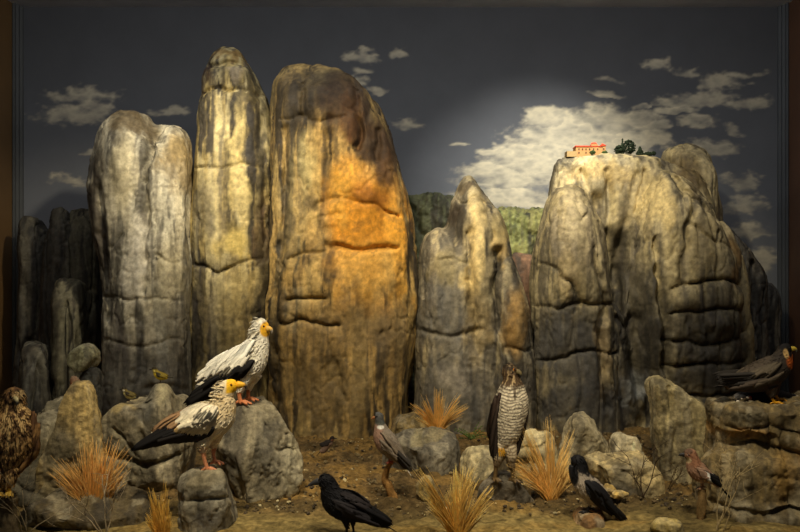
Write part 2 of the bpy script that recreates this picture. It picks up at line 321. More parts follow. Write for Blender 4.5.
rock('cliff', 'dark cliff ridge sloping down at the far right behind the monastery massif',
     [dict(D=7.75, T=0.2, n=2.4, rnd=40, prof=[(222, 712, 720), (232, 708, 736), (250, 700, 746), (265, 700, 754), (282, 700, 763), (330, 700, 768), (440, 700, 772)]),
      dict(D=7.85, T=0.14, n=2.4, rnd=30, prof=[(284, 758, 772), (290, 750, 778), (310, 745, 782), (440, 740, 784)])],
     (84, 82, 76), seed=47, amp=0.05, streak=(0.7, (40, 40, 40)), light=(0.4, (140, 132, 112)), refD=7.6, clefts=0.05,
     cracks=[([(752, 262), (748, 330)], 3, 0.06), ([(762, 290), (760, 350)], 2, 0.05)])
# distant cliffs seen between the pillars
rock('distant_cliff', 'dark olive distant cliff line seen between the orange pillar and the cone-topped pillar',
     [dict(D=8.1, T=0.16, n=3, rnd=20, prof=[(195, 402, 430), (197, 396, 450), (205, 390, 470), (260, 385, 480), (330, 380, 480), (416, 380, 480)])],
     (84, 88, 62), seed=51, amp=0.03, amp2=0.02, refD=8.0, streak=(0.6, (34, 36, 28)), clefts=0.04)
rock('distant_cliff', 'green mossy distant cliff seen between the cone-topped pillar and the monastery massif',
     [dict(D=8.1, T=0.16, n=3, rnd=20, prof=[(211, 500, 540), (213, 485, 560), (230, 480, 570), (330, 480, 570), (416, 480, 570)])],
     (118, 122, 72), seed=52, amp=0.025, amp2=0.028, refD=8.0, streak=(0.5, (60, 66, 40)), light=(0.5, (150, 146, 84)))
rock('rock', 'rusty brown rock tucked low in the gap behind the cone-topped pillar',
     [dict(D=7.6, T=0.14, n=2.2, rnd=30, prof=[(255, 515, 530), (262, 508, 540), (290, 505, 548), (440, 500, 550)])],
     (112, 84, 62), seed=53, amp=0.03)
# left background rocks
GL = 'dark background rock columns at the far left'
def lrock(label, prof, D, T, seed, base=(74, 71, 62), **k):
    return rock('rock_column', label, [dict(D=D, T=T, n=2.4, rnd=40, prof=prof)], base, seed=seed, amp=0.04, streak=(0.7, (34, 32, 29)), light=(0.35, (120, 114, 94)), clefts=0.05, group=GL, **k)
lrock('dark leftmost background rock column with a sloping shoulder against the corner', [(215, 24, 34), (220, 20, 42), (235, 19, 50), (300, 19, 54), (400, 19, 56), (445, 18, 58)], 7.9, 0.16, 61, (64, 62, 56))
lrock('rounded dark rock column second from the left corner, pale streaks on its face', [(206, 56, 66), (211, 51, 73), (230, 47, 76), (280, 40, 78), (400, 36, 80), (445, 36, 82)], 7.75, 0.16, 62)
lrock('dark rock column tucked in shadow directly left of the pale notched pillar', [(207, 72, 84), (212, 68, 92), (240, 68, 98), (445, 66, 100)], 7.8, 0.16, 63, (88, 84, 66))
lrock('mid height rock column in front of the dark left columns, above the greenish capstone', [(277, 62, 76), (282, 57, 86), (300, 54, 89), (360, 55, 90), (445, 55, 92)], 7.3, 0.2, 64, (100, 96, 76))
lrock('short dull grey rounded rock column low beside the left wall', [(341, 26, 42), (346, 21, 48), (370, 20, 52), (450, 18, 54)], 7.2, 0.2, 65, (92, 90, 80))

# ------------------------------------------------------------------ ground
def ground_z(x, y):
    p = np.stack([np.atleast_1d(x), np.atleast_1d(y), np.zeros(np.size(x))], 1).astype(float)
    z = fbm(p, 1.3, 3, 77)*0.025+fbm(p, 7, 3, 78)*0.012
    x = p[:, 0]; y = p[:, 1]
    z = z+0.05*sstep(5.6, 6.6, y)
    return z
nx, ny = 620, 420
gx = np.linspace(-3.75, 3.75, nx); gy = 3.9+(8.45-3.9)*np.linspace(0, 1, ny)**1.25
GX, GY = np.meshgrid(gx, gy); x = GX.ravel(); y = GY.ravel()
z = ground_z(x, y); P3 = np.stack([x, y, z], 1)
rough = fbm(P3*[1, 1, 0], 26, 4, 81, 0.62); lump = np.clip(fbm(P3*[1, 1, 0], 14, 3, 83), 0, 1)
fw = sstep(4.55, 5.0, y+0.12*fbm(P3*[1, 1, 0], 3, 2, 84))
z = z+(rough*0.010+lump*0.02)*(0.3+0.9*fw)
P3[:, 2] = z
b = fbm(P3*[1, 1, 0], 3.5, 4, 85); q = fbm(P3*[1, 1, 0], 30, 3, 86)
c = lin((142, 124, 76))*(1-fw[:, None])+lin((116, 94, 58))*fw[:, None]
m = sstep(0.0, 0.5, b)[:, None]*0.55; c = c*(1-m)+lin((60, 52, 34))*m
m = sstep(0.15, 0.5, -b)[:, None]*0.4; c = c*(1-m)+lin((150, 118, 58))*m
c = c*(1+0.4*q[:, None])
tag(mesh_obj('ground', P3, grid_faces(ny, nx, False), M_SOIL, c), kind='structure')

# ------------------------------------------------------------------ room shell
XL, XR = (18-CX)/F*8.4, (783-CX)/F*8.4; ZT = H+(CY-7)/F*8.4
def box(lo, hi):
    lo = np.array(lo, float); hi = np.array(hi, float)
    v = np.array([[lo[0] if i in (0, 3, 4, 7) else hi[0], lo[1] if i in (0, 1, 4, 5) else hi[1], lo[2] if i < 4 else hi[2]] for i in range(8)])
    return v, [(3, 2, 1, 0), (4, 5, 6, 7), (0, 1, 5, 4), (1, 2, 6, 5), (2, 3, 7, 6), (3, 0, 4, 7)]
def struct(name, lo, hi, c, mat=M_WALL):
    v, f = box(lo, hi); return tag(mesh_obj(name, v, f, mat, lin(c), smooth=False), kind='structure')
struct('ceiling', (XL-0.3, 4.2, ZT), (XR+0.3, 8.7, ZT+0.1), (214, 216, 220))
struct('wall_left', (XL-0.12, 4.2, -0.1), (XL, 8.4, ZT), (108, 82, 48))
struct('wall_right', (XR, 4.2, -0.1), (XR+0.12, 8.4, ZT), (96, 68, 50))
def strip(name, pts, c):                                  # vertical moulding from plan outline
    B = MB(); n = len(pts)
    v = [(a, b, 0) for a, b in pts]+[(a, b, ZT) for a, b in pts]
    f = [(i, (i+1) % n, (i+1) % n+n, i+n) for i in range(n)]+[tuple(range(n))[::-1], tuple(range(n, 2*n))]
    return tag(mesh_obj(name, v, f, M_WALL, lin(c), smooth=False), kind='structure')
def mould(name, x0, sg, c):
    pts = []
    for dx, dy in [(0, 8.27), (0.012, 8.26), (0.022, 8.28), (0.02, 8.31), (0.036, 8.33), (0.034, 8.36), (0.05, 8.38), (0.055, 8.40), (0, 8.40)]:
        pts.append((x0+sg*dx, dy))
    return strip(name, pts if sg < 0 else pts[::-1], c)
mould('trim_1', XL, 1, (78, 80, 80)); mould('trim_2', XR, -1, (78, 82, 86))
# mural: painted sky and clouds
nx, ny = 760, 400
mx = np.linspace(XL-0.02, XR+0.02, nx); mz = np.linspace(0.0, ZT+0.02, ny)
MX, MZ = np.meshgrid(mx, mz); v = np.stack([MX.ravel(), np.full(MX.size, 8.4), MZ.ravel()], 1)
X = CX+v[:, 0]*F/8.4; Y = CY-(v[:, 2]-H)*F/8.4
p2 = np.stack([X, Y, X*0], 1)
sky = lin((78, 80, 84))*(1-sstep(0, 260, Y))[:, None]+lin((112, 116, 122))*sstep(0, 260, Y)[:, None]
clouds = [(84, 96, 40, 11), (78, 114, 52, 11), (98, 108, 24, 12), (64, 180, 24, 7), (88, 150, 14, 4), (172, 114, 26, 6),
          (362, 57, 20, 7), (366, 72, 16, 4), (352, 84, 24, 8), (404, 54, 8, 3), (378, 94, 14, 4), (410, 125, 22, 7), (402, 128, 12, 5),
          (460, 146, 10, 3), (492, 152, 17, 5), (500, 176, 50, 14), (505, 196, 56, 17), (478, 200, 30, 12), (540, 160, 62, 24), (570, 135, 62, 22), (612, 122, 50, 17), (590, 150, 70, 22), (548, 118, 30, 11), (640, 140, 34, 13), (650, 128, 24, 8),
          (606, 96, 16, 4), (662, 64, 17, 9), (606, 80, 14, 4), (690, 72, 18, 7), (700, 100, 40, 11), (722, 84, 28, 9), (745, 104, 26, 9), (682, 112, 30, 7), (700, 124, 26, 7), (742, 76, 18, 6), (720, 150, 26, 10), (738, 180, 26, 12),
          (745, 205, 26, 12), (748, 232, 24, 12), (756, 262, 22, 12), (700, 150, 30, 8), (735, 130, 16, 6), (640, 104, 14, 4)]
wx = fbm(p2, (0.035, 0.06, 1), 4, 91)*9; wy = fbm(p2, (0.035, 0.06, 1), 4, 92)*5
dn = np.full(len(X), -3.0); top = np.zeros(len(X)); den = np.full(len(X), -3.0)
for cx, cy, rx, ry in clouds:
    q = 1.0-np.sqrt(((X+wx-cx)/rx)**2+((Y+wy-cy-ry*0.2)/(ry*np.where(Y+wy > cy, 0.7, 1.15)))**2)
    top = np.where(q > den, (cy-Y)/ry, top); den = np.maximum(den, q)
bil = 1-np.abs(fbm(p2, (0.05, 0.10, 1), 4, 93)); fine = fbm(p2, (0.16, 0.3, 1), 4, 94)
big = sstep(440, 500, X)*(1-sstep(660, 720, X))*sstep(84, 100, Y)
mk = sstep(-0.12, 0.62, den*(1+0.9*big)+0.14*big+(0.40-0.12*big)*(bil-0.7)+0.2*fine)
shade = np.clip(0.66+0.22*top+0.65*(bil-0.75)+0.12*fine, 0, 1)
cc = lin((124, 124, 120))*(1-shade)[:, None]+lin((222, 212, 182))*shade[:, None]
mk = mk*(0.66+0.3*big)
cm = sky*(1-mk)[:, None]+cc*mk[:, None]
tag(mesh_obj('wall_back', v, grid_faces(ny, nx, False), M_MURAL, cm), kind='structure')

# ------------------------------------------------------------------ foreground stones
def gD(y): return 1170.0/(y-266)
def stone(name, label, prof, D, T, base, seed, planes=8, n=2.3, rnd=25, voxel=0.009, amp=0.022, extra=(), **k):
    L = [dict(D=D, T=T, n=n, rnd=rnd, nth=64, step=2.0, prof=prof)]+[dict(dict(n=n, rnd=rnd, nth=64, step=2.0), **e) for e in extra]
    k.setdefault('streak', (0.4, (74, 70, 62))); k.setdefault('pit', 0.0); k.setdefault('wash', 0.45); k.setdefault('smooth', 1); k.setdefault('flaw', 1.3)
    k.setdefault('light', (0.35, (190, 180, 150)))
    return rock(name, label, L, base, seed=seed, voxel=voxel, amp=amp, amp2=0.010, fscale=6, planes=planes, mat=M_STONE, warp=3.0, **k)
G1 = (140, 132, 110); TAN = (176, 152, 96)
stone('boulder', 'grey sloping boulder mound behind the orange grass at the left',
      [(393, 48, 62), (400, 44, 78), (415, 42, 92), (440, 33, 96), (470, 18, 100), (500, 5, 104), (545, -6, 108)], 5.05, 0.26, (112, 106, 86), 101, planes=6,
      cracks=[([(60, 440), (40, 490)], 3, 0.04), ([(20, 480), (60, 500)], 2, 0.03)], patches=[(60, 460, 30, 40, (140, 124, 84), 0.6)])
stone('standing_stone', 'yellow-tan rounded slab standing in front of the grey mound at the left',
      [(381, 74, 86), (384, 69, 91), (393, 65, 94), (415, 60, 96), (440, 52, 98), (470, 40, 102), (505, 34, 106)], 4.86, 0.10, (168, 146, 94), 102, planes=6, n=3.4, amp=0.016,
      cracks=[([(66, 414), (92, 411)], 1.0, 0.006)], patches=[(62, 450, 26, 30, (118, 110, 86), 0.8), (80, 398, 12, 14, (188, 164, 104), .6)])
stone('boulder', 'greenish grey capstone on top of a narrow rock behind the tan slab',
      [(346, 74, 88), (349, 69, 93), (354, 68, 96), (366, 70, 98), (373, 78, 98)], 6.0, 0.14, (184, 180, 138), 103, planes=3, rnd=12)
stone('boulder', 'narrow grey rock holding up the greenish capstone at the left',
      [(370, 80, 97), (374, 78, 99), (400, 74, 100), (455, 70, 102), (470, 68, 104)], 6.0, 0.13, (92, 92, 84), 104, planes=4, rnd=12)
stone('rock_chip', 'small reddish stone wedged beside the greenish capstone',
      [(377, 73, 76), (378, 72, 77), (381, 72, 78), (400, 71, 79), (466, 71, 79)], 5.75, 0.05, (150, 96, 62), 105, planes=4, rnd=8, voxel=0.006)
stone('boulder', 'large grey boulder with a peaked top under the two small yellow birds',
      [(386, 150, 176), (389, 146, 179), (397, 140, 182), (404, 126, 184), (409, 114, 187), (425, 108, 192), (450, 102, 198), (480, 98, 200), (520, 94, 200)], 5.35, 0.28, (148, 138, 110), 106, planes=7, pads=[(129, 403.5, 5.16, .10), (161, 383.4, 5.22, .07)],
      extra=[dict(D=5.3, T=0.14, prof=[(384, 160, 178), (387, 155, 182), (394, 152, 185), (420, 150, 188)]), dict(D=5.2, T=0.2, prof=[(406, 118, 132), (411, 110, 145), (430, 106, 160), (500, 96, 180)])],
      cracks=[([(150, 394), (144, 420), (150, 440)], 4, 0.06), ([(110, 450), (150, 462), (190, 450)], 3, 0.05), ([(180, 395), (184, 440)], 3, 0.04), ([(120, 425), (140, 450)], 2.5, 0.04)],
      patches=[(165, 392, 14, 9, (176, 166, 128), 0.7), (150, 405, 9, 16, (84, 84, 78), 0.7), (125, 407, 18, 5, (170, 150, 96), 0.6), (140, 450, 40, 22, (100, 94, 76), 0.6)])
stone('boulder', 'big rounded grey boulder carrying the upright black and white vulture',
      [(402, 238, 268), (404, 231, 275), (412, 224, 280), (425, 218, 290), (440, 214, 299), (460, 212, 305), (485, 212, 304), (505, 216, 296), (515, 220, 290)], 5.12, 0.27, (158, 148, 120), 107, planes=12, n=2.5, pads=[(247, 403.5, 5.05, .10)],
      cracks=[([(254, 420), (268, 432), (272, 450)], 2.5, 0.03), ([(262, 430), (258, 470), (262, 500)], 4, .03), ([(284, 440), (280, 500)], 3, .025), ([(262, 446), (280, 455), (300, 452)], 2, 0.03), ([(240, 410), (236, 470), (240, 505)], 3, 0.03)],
      patches=[(262, 455, 9, 40, (92, 88, 76), 0.75), (289, 470, 12, 34, (182, 172, 136), 0.7), (250, 470, 5, 36, (170, 160, 130), .5), (270, 430, 12, 14, (84, 80, 70), 0.6), (280, 470, 18, 30, (150, 144, 124), 0.6), (232, 450, 16, 40, (78, 74, 66), 0.7), (262, 415, 16, 10, (150, 140, 112), 0.5)])
stone('boulder', 'round-topped pedestal boulder under the yellow-faced pale vulture',
      [(469, 200, 222), (472, 190, 232), (480, 183, 237), (490, 180, 239), (497, 182, 238), (502, 181, 237), (530, 180, 237), (560, 178, 238)], 4.5, 0.17, (150, 144, 124), 108, planes=3, rnd=18, pads=[(212, 468.8, 4.5, .08)],
      cracks=[([(180, 499), (210, 496), (238, 499)], 2.2, 0.045)], patches=[(206, 480, 24, 12, (140, 128, 96), 0.6), (210, 520, 20, 12, (120, 118, 112), 0.6)])
stone('boulder', 'dark grey rounded boulder with a ridge behind the grey bird on the root',
      [(427, 405, 440), (430, 396, 450), (438, 388, 456), (455, 384, 459), (475, 384, 458), (492, 388, 452)], 5.75, 0.22, (118, 112, 96), 109, planes=6,
      cracks=[([(424, 430), (418, 455), (422, 480)], 3, 0.04)], bulges=[(420, 436, 6, 20, 0.03)], patches=[(418, 438, 6, 10, (170, 158, 118), 0.7), (440, 434, 16, 5, (160, 146, 104), 0.6), (400, 465, 14, 18, (76, 74, 68), 0.6)])
stone('boulder', 'flat tan slab lying behind the dark rounded boulder by the pillar foot',
      [(415, 392, 418), (417, 386, 428), (424, 384, 440), (435, 383, 446), (460, 383, 448)], 6.1, 0.13, (172, 148, 92), 110, planes=6, rnd=10)
stone('rock_chip', 'small yellow block of stone right of the grey bird on the root',
      [(479, 424, 429), (481, 419, 433), (487, 413, 435), (495, 412, 435), (501, 414, 433)], 5.0, 0.06, (198, 170, 98), 111, planes=10, rnd=8, voxel=0.005, amp=0.01)
stone('boulder', 'pale cream rock low at the left of the barred hawk',
      [(451, 474, 492), (454, 467, 497), (462, 463, 500), (470, 463, 502), (480, 465, 502), (490, 468, 500)], 5.45, 0.16, (186, 172, 130), 112, planes=8, rnd=14)
stone('boulder', 'layered cream ledge stone behind the barred hawk and the dry grass',
      [(427, 514, 536), (430, 508, 544), (440, 500, 550), (455, 496, 556), (475, 494, 560), (495, 494, 562)], 5.4, 0.2, (200, 184, 138), 113, planes=3, n=3,
      cracks=[([(500, 443), (530, 447), (556, 440)], 2, 0.05), ([(514, 463), (536, 461)], 5, 0.10), ([(500, 478), (550, 474)], 2.5, 0.05)], patches=[(525, 462, 14, 7, (70, 60, 44), 0.5)])
stone('boulder', 'small pyramid-shaped pale rock behind the dry grass by the hooded crow',
      [(415, 576, 580), (420, 571, 587), (430, 567, 597), (445, 562, 606), (465, 558, 612), (480, 556, 614)], 5.75, 0.16, (176, 164, 130), 114, planes=3, rnd=16)
stone('boulder', 'broad low cream rock spreading behind the hooded crow',
      [(450, 600, 626), (453, 590, 644), (460, 584, 654), (470, 582, 660), (485, 584, 664), (502, 590, 664)], 5.2, 0.2, (204, 184, 132), 115, planes=7, rnd=16,
      cracks=[([(594, 462), (620, 470), (655, 478)], 1.8, 0.02), ([(600, 456), (640, 464)], 1.5, 0.015)], patches=[(625, 492, 40, 12, (96, 90, 78), 0.75), (660, 470, 12, 20, (150, 132, 90), 0.5)])
stone('boulder', 'small white-grey rounded stone in the hollow before the pale standing stone',
      [(433, 622, 631), (436, 617, 636), (442, 614, 640), (452, 612, 644), (465, 611, 646)], 5.6, 0.09, (222, 208, 168), 116, planes=4, rnd=10)
stone('standing_stone', 'tall pale standing stone slab with a sloping shoulder at the right',
      [(378, 652, 656), (380, 650, 664), (386, 649, 672), (395, 649, 684), (403, 650, 702), (410, 651, 710), (425, 652, 714), (445, 653, 715), (470, 655, 714), (488, 656, 712)], 5.6, 0.15, (196, 180, 130), 117, planes=0, n=3.4, amp=0.014, rnd=12,
      cracks=[([(668, 388), (676, 430), (672, 470)], 3, 0.03), ([(690, 405), (694, 450)], 2.5, 0.025)], patches=[(680, 460, 26, 16, (110, 102, 78), 0.6)])
stone('rock_chip', 'small tan pebble at the foot of the broad cream rock, rear of two', [(484, 604, 612), (486, 601, 616), (491, 600, 619), (497, 601, 618)], 4.98, 0.05, (190, 160, 92), 118, planes=7, rnd=5, voxel=0.005, amp=0.008)
stone('rock_chip', 'flat yellow pebble at the foot of the broad cream rock, front of two', [(491, 616, 624), (493, 612, 628), (496, 611, 630), (500, 612, 629)], 4.9, 0.05, (206, 176, 104), 119, planes=5, rnd=5, voxel=0.005, amp=0.006)
stone('rock_chip', 'pale yellow stone half buried at the front edge of the ground', [(520, 662, 674), (523, 655, 681), (530, 652, 684), (537, 652, 684)], 4.35, 0.06, (196, 174, 104), 120, planes=5, rnd=6, voxel=0.006, amp=0.008)
stone('boulder', 'orange-tan lump of rock under the hooded crow',
      [(511, 580, 594), (513, 575, 599), (520, 572, 604), (535, 569, 608), (548, 567, 610)], 4.6, 0.11, (158, 118, 70), 121, planes=4, rnd=10, voxel=0.007, pads=[(588, 511.6, 4.6, .06)])
stone('boulder', 'knobbly grey stump of rock under the barred hawk',
      [(474, 492, 512), (477, 486, 518), (484, 482, 522), (492, 478, 526), (502, 474, 532), (512, 472, 534)], 4.98, 0.13, (110, 102, 86), 122, planes=8, rnd=10, voxel=0.007, pads=[(494, 480, 4.92, .045), (512, 481, 4.92, .045)],
      cracks=[([(500, 474), (503, 500)], 2, 0.02)])
stone('boulder', 'dark mossy rock between the standing stone and the right ledge',
      [(402, 704, 712), (405, 700, 718), (420, 698, 722), (470, 696, 726), (495, 694, 728)], 5.9, 0.15, (92, 86, 66), 123, planes=6, rnd=12)
stone('boulder', 'layered weathered rock ledge at the right, carrying the dark falcon',
      [(403, 718, 850), (407, 712, 860), (418, 710, 864), (430, 712, 866)], 4.9, 0.26, (134, 116, 76), 124, planes=0, pads=[(772, 403.6, 4.85, .09), (745, 403.6, 4.93, .09)], n=3.2, rnd=8, amp=0.03, smooth=2,
      extra=[dict(D=4.95, T=0.26, n=3, rnd=10, prof=[(418, 722, 850), (424, 713, 860), (440, 708, 864), (455, 706, 866), (470, 710, 868)]),
             dict(D=4.85, T=0.28, n=2.8, rnd=16, prof=[(447, 722, 850), (454, 708, 860), (475, 700, 866), (500, 700, 868), (515, 702, 870)]),
             dict(D=4.8, T=0.22, n=2.5, rnd=14, prof=[(420, 764, 850), (428, 758, 860), (450, 754, 864), (500, 752, 868), (550, 750, 870)]),
             dict(D=4.75, T=0.24, n=2.4, rnd=10, prof=[(498, 730, 850), (502, 715, 860), (520, 705, 866), (545, 700, 868)])],
      cracks=[([(708, 424), (735, 430), (762, 424), (800, 432)], 2, 0.05), ([(706, 448), (730, 446), (752, 440), (775, 446), (800, 452)], 2.4, 0.07), ([(708, 462), (740, 455), (762, 458)], 2, 0.03), ([(762, 405), (764, 445)], 2, 0.05),
              ([(740, 452), (744, 500)], 2.5, 0.05), ([(775, 430), (778, 500)], 2.5, 0.04), ([(702, 500), (750, 505), (800, 498)], 3, 0.06), ([(736, 404), (738, 422)], 2, 0.04), ([(760, 470), (800, 476)], 2, 0.03)],
      patches=[(742, 434, 26, 8, (176, 136, 74), 0.7), (775, 470, 14, 30, (178, 140, 70), 0.6), (795, 460, 12, 40, (170, 124, 54), 0.6), (730, 470, 22, 10, (150, 132, 92), 0.6), (740, 414, 40, 7, (92, 86, 68), 0.6), (760, 520, 60, 12, (84, 78, 56), 0.7), (744, 480, 6, 24, (62, 58, 44), 0.6)])
stone('boulder', 'low dark rock hump in shadow beneath the orange grass at the left',
      [(488, 70, 105), (492, 50, 130), (505, 30, 155), (525, 22, 165), (550, 16, 170)], 4.65, 0.22, (96, 84, 58), 125, planes=5, rnd=14)
# ------------------------------------------------------------------ pebbles and litter (uncountable)
rs = np.random.RandomState(5)
def pebbles(name, label, n, smin, smax, ymin, ymax, cols, seed, cat):
    rs = np.random.RandomState(seed); B = MB()
    base = np.array([[1, 0, 0], [-1, 0, 0], [0, 1, 0], [0, -1, 0], [0, 0, 1], [0, 0, -1],
                     [.6, .6, .6], [-.6, .6, .6], [.6, -.6, .6], [-.6, -.6, .6], [.6, .6, -.6], [-.6, .6, -.6], [.6, -.6, -.6], [-.6, -.6, -.6]])
    fc = []
    for a, corner in enumerate(base[6:]):
        sx, sy, sz = np.sign(corner); i = a+6
        X_ = 0 if sx > 0 else 1; Y_ = 2 if sy > 0 else 3; Z_ = 4 if sz > 0 else 5
        t = [(X_, Y_, i), (Y_, Z_, i), (Z_, X_, i)]
        fc += [q if sx*sy*sz > 0 else q[::-1] for q in t]
    for k in range(n):
        y = rs.uniform(ymin, ymax); x = rs.uniform(-0.46, 0.46)*y
        s = smin+(smax-smin)*rs.rand()**3
        v = base*(1+rs.uniform(-.25, .25, base.shape))*s*[1, rs.uniform(.6, 1), rs.uniform(.4, .8)]
        a = rs.uniform(0, 6.28); R = np.array([[math.cos(a), -math.sin(a), 0], [math.sin(a), math.cos(a), 0], [0, 0, 1]])
        v = v@R.T+[x, y, float(ground_z(x, y)[0])+s*0.25+0.006]
        B.add(v, fc, lin(cols[rs.randint(len(cols))])*rs.uniform(.6, 1.3))
    return tag(B.obj(name, M_STONE, smooth=False), label, cat, kind='stuff')
pebbles('gravel', 'brown and tan gravel strewn over the soil between the rocks', 5200, 0.003, 0.017, 4.65, 6.6, [(120, 104, 70), (92, 78, 54), (150, 130, 86), (70, 60, 46), (104, 90, 62)], 6, 'gravel')
pebbles('light_chips', 'scattered pale cream stone chips on the dark soil', 420, 0.004, 0.014, 4.7, 6.5, [(220, 206, 160), (190, 176, 132)], 7, 'stone chips')

# ------------------------------------------------------------------ tubes, grass, twigs
def tube(pts, rad, ns=7, cap=True):
    pts = np.asarray(pts, float); n = len(pts); rad = np.broadcast_to(rad, n)
    T = np.gradient(pts, axis=0); T /= np.linalg.norm(T, axis=1)[:, None]+1e-9
    up = np.array([0.13, 0.97, 0.2]); V = []
    for i in range(n):
        a = np.cross(T[i], up)
        if np.linalg.norm(a) < 1e-3: a = np.cross(T[i], [1, 0, 0])
        a /= np.linalg.norm(a); b = np.cross(T[i], a); up = np.cross(a, T[i])
        th = np.linspace(0, 2*math.pi, ns, endpoint=False)
        V.append(pts[i]+rad[i]*(np.cos(th)[:, None]*a+np.sin(th)[:, None]*b))
    f = [q[::-1] for q in grid_faces(n, ns)]+[tuple(range(ns)), tuple((n-1)*ns+i for i in range(ns))[::-1]]
    return np.vstack(V), f
def grass(label, cx, by, D, hgt, spread, n, seed, colA=(232, 150, 40), colB=(236, 188, 84), lean=0.0, base_r=0.05, group=None, nb=None, jt=.055):
    r = np.random.RandomState(seed); B = MB(); o = W(cx, by, D); o[2] = max(o[2], 0.0)-0.01; s = D/F
    nc = nb or max(5, n//24); tips = [(-1+2*(i+.5)/nc+r.uniform(-.18, .18), (r.uniform(0.78, 1.0) if i % 2 else r.uniform(.5, .8)), r.uniform(-.5, .5), r.uniform(1.1, 1.7), r.uniform(.8, 1.15)) for i in range(nc)]
    for k in range(n):
        tx, th_, ty, cur, cq = tips[r.randint(nc)]
        tx += r.normal()*jt; th_ *= r.uniform(0.45, 1.03)
        h = hgt*s*th_*(1-0.25*abs(tx)); a0 = r.uniform(0, 6.28); rr = base_r*math.sqrt(r.rand())
        p0 = o+[rr*math.cos(a0)+tx*base_r*0.6, rr*math.sin(a0)*0.7, 0]
        ex = (tx+lean)*spread*s*(0.4+0.6*th_); ey = (ty+r.normal()*0.06)*spread*s*0.5
        t = np.linspace(0, 1, 7)
        P = np.stack([p0[0]+ex*t**cur, p0[1]+ey*t**cur, p0[2]+h*(t-0.10*abs(tx)*t**3)], 1)
        w = r.uniform(0.0014, 0.0028)
        v, f = tube(P, w*(1-t)**0.55+0.0004, 3)
        cA = lin(colA)*r.uniform(.7, 1.1)*cq; cB = lin(colB)*r.uniform(.8, 1.15)*cq; tt = np.repeat(t, 3)[:, None]
        B.add(v, f, cA*(1-tt)+cB*tt)
    return tag(B.obj('grass_tuft', M_GRASS, loc=tuple(o)), label, 'dry grass', group)
GG = 'tufts of dry orange grass'
grass('large tuft of orange dry grass before the tan slab at the left', 93, 508, 4.62, 92, 38, 480, 1, colA=(228, 160, 68), colB=(238, 190, 112), group=GG, base_r=0.05, nb=10, jt=.05)
grass('narrow tuft of yellow dry grass left of the pedestal boulder', 162, 552, 4.3, 74, 15, 200, 2, colA=(226, 152, 46), colB=(244, 200, 96), lean=-0.3, group=GG, base_r=0.02, nb=5, jt=.05)
grass('tuft of orange dry grass atop the boulder at the foot of the widest pillar', 437, 432, 5.85, 60, 34, 260, 3, colA=(240, 172, 76), colB=(246, 200, 112), group=GG, base_r=0.022, nb=7, jt=.04)
grass('tuft of yellow dry grass at the front right of the black crow', 457, 550, 4.3, 98, 48, 380, 4, colA=(244, 178, 66), colB=(252, 216, 124), lean=-0.08, group=GG, base_r=0.022, nb=7, jt=.045)
grass('wide-spreading tuft of dry grass between the barred hawk and the hooded crow', 552, 502, 4.95, 104, 56, 360, 5, colA=(238, 174, 80), colB=(244, 206, 126), group=GG, base_r=0.024, nb=7, jt=.04)
def leafy(label, cx, by, D, h, spread, n, seed, colr):
    r = np.random.RandomState(seed); B = MB(); o = W(cx, by, D); s = D/F
    for k in range(n):
        a = r.uniform(0, 6.28); el = r.uniform(.3, 1.3); L = h*s*r.uniform(.5, 1)
        t = np.linspace(0, 1, 6); P = o+np.stack([math.cos(a)*math.cos(el)*L*t, math.sin(a)*math.cos(el)*L*t, math.sin(el)*L*t-0.3*L*t*t*math.cos(el)], 1)
        v, f = tube(P, 0.0012, 4); B.add(v, f, lin(colr)*0.6)
        for j in range(1, 6):
            for sg in (-1, 1):
                d = np.array([-math.sin(a)*sg, math.cos(a)*sg, 0.25]); q = P[j]
                e = q+d*0.018*(1.1-t[j]); mid = (q+e)/2+(P[j]-P[j-1])*0.25
                v, f = tube([q, mid, e], [0.001, 0.0045, 0.0006], 4); B.add(v, f, lin(colr)*r.uniform(.6, 1.2))
    return tag(B.obj('fern', M_LEAF, loc=tuple(o)), label, 'plant')
leafy('small green fern in the dark hollow left of the barred hawk', 471, 440, 5.9, 24, 10, 16, 9, (96, 116, 56))
def shrub(label, cx, by, D, h, seed, colr, n=4, lean=0.0, rad=0.004, cat='shrub', fan=0.5, zmin=0.0):
    r = np.random.RandomState(seed); B = MB(); o = W(cx, by, D); o[2] = max(zmin, o[2]); s = D/F
    def br(p, d, L, rd, dep):
        k = 6; P = [p]; q = p.copy(); dd = d.copy()
        for i in range(k):
            dd = dd+r.normal(size=3)*[.16, .12, .1]+[0, 0, 0.02]; dd /= np.linalg.norm(dd)
            q = q+dd*L/k; P.append(q.copy())
            if dep > 0 and i >= 1 and r.rand() < 0.55:
                e = dd+r.normal(size=3)*[.75, .5, .35]; e /= np.linalg.norm(e)
                br(q.copy(), e, L*r.uniform(.35, .65), rd*0.55, dep-1)
        v, f = tube(P, np.linspace(rd, rd*0.45, k+1), 5); B.add(v, f, lin(colr)*r.uniform(.75, 1.15))
    for k in range(n):
        d = np.array([lean+r.uniform(-fan, fan), r.uniform(-.3, .3), 1.0]); d /= np.linalg.norm(d)
        br(o+[r.uniform(-.012, .012), r.uniform(-.01, .01), -0.01], d, h*s*r.uniform(.75, 1), rad, 2)
    return tag(B.obj('bare_shrub', M_BARK, loc=tuple(o)), label, cat)
shrub('pale bare twiggy shrub in front of the orange grass at the left', 106, 535, 4.3, 62, 21, (176, 160, 130), n=4, lean=-0.15)
shrub('thin pale twigs rising below the brown buzzard', 26, 535, 4.25, 60, 22, (140, 126, 98), n=4, lean=0.45, rad=0.003)
shrub('thin dark brown bare shrub before the broad cream rock', 643, 500, 4.95, 58, 23, (70, 54, 38), n=3, rad=0.0035, fan=0.25)
shrub('pale dry twiggy shrub by the jay at the right', 716, 545, 4.35, 84, 24, (176, 156, 112), n=4, lean=0.15, rad=0.0035, fan=0.6)
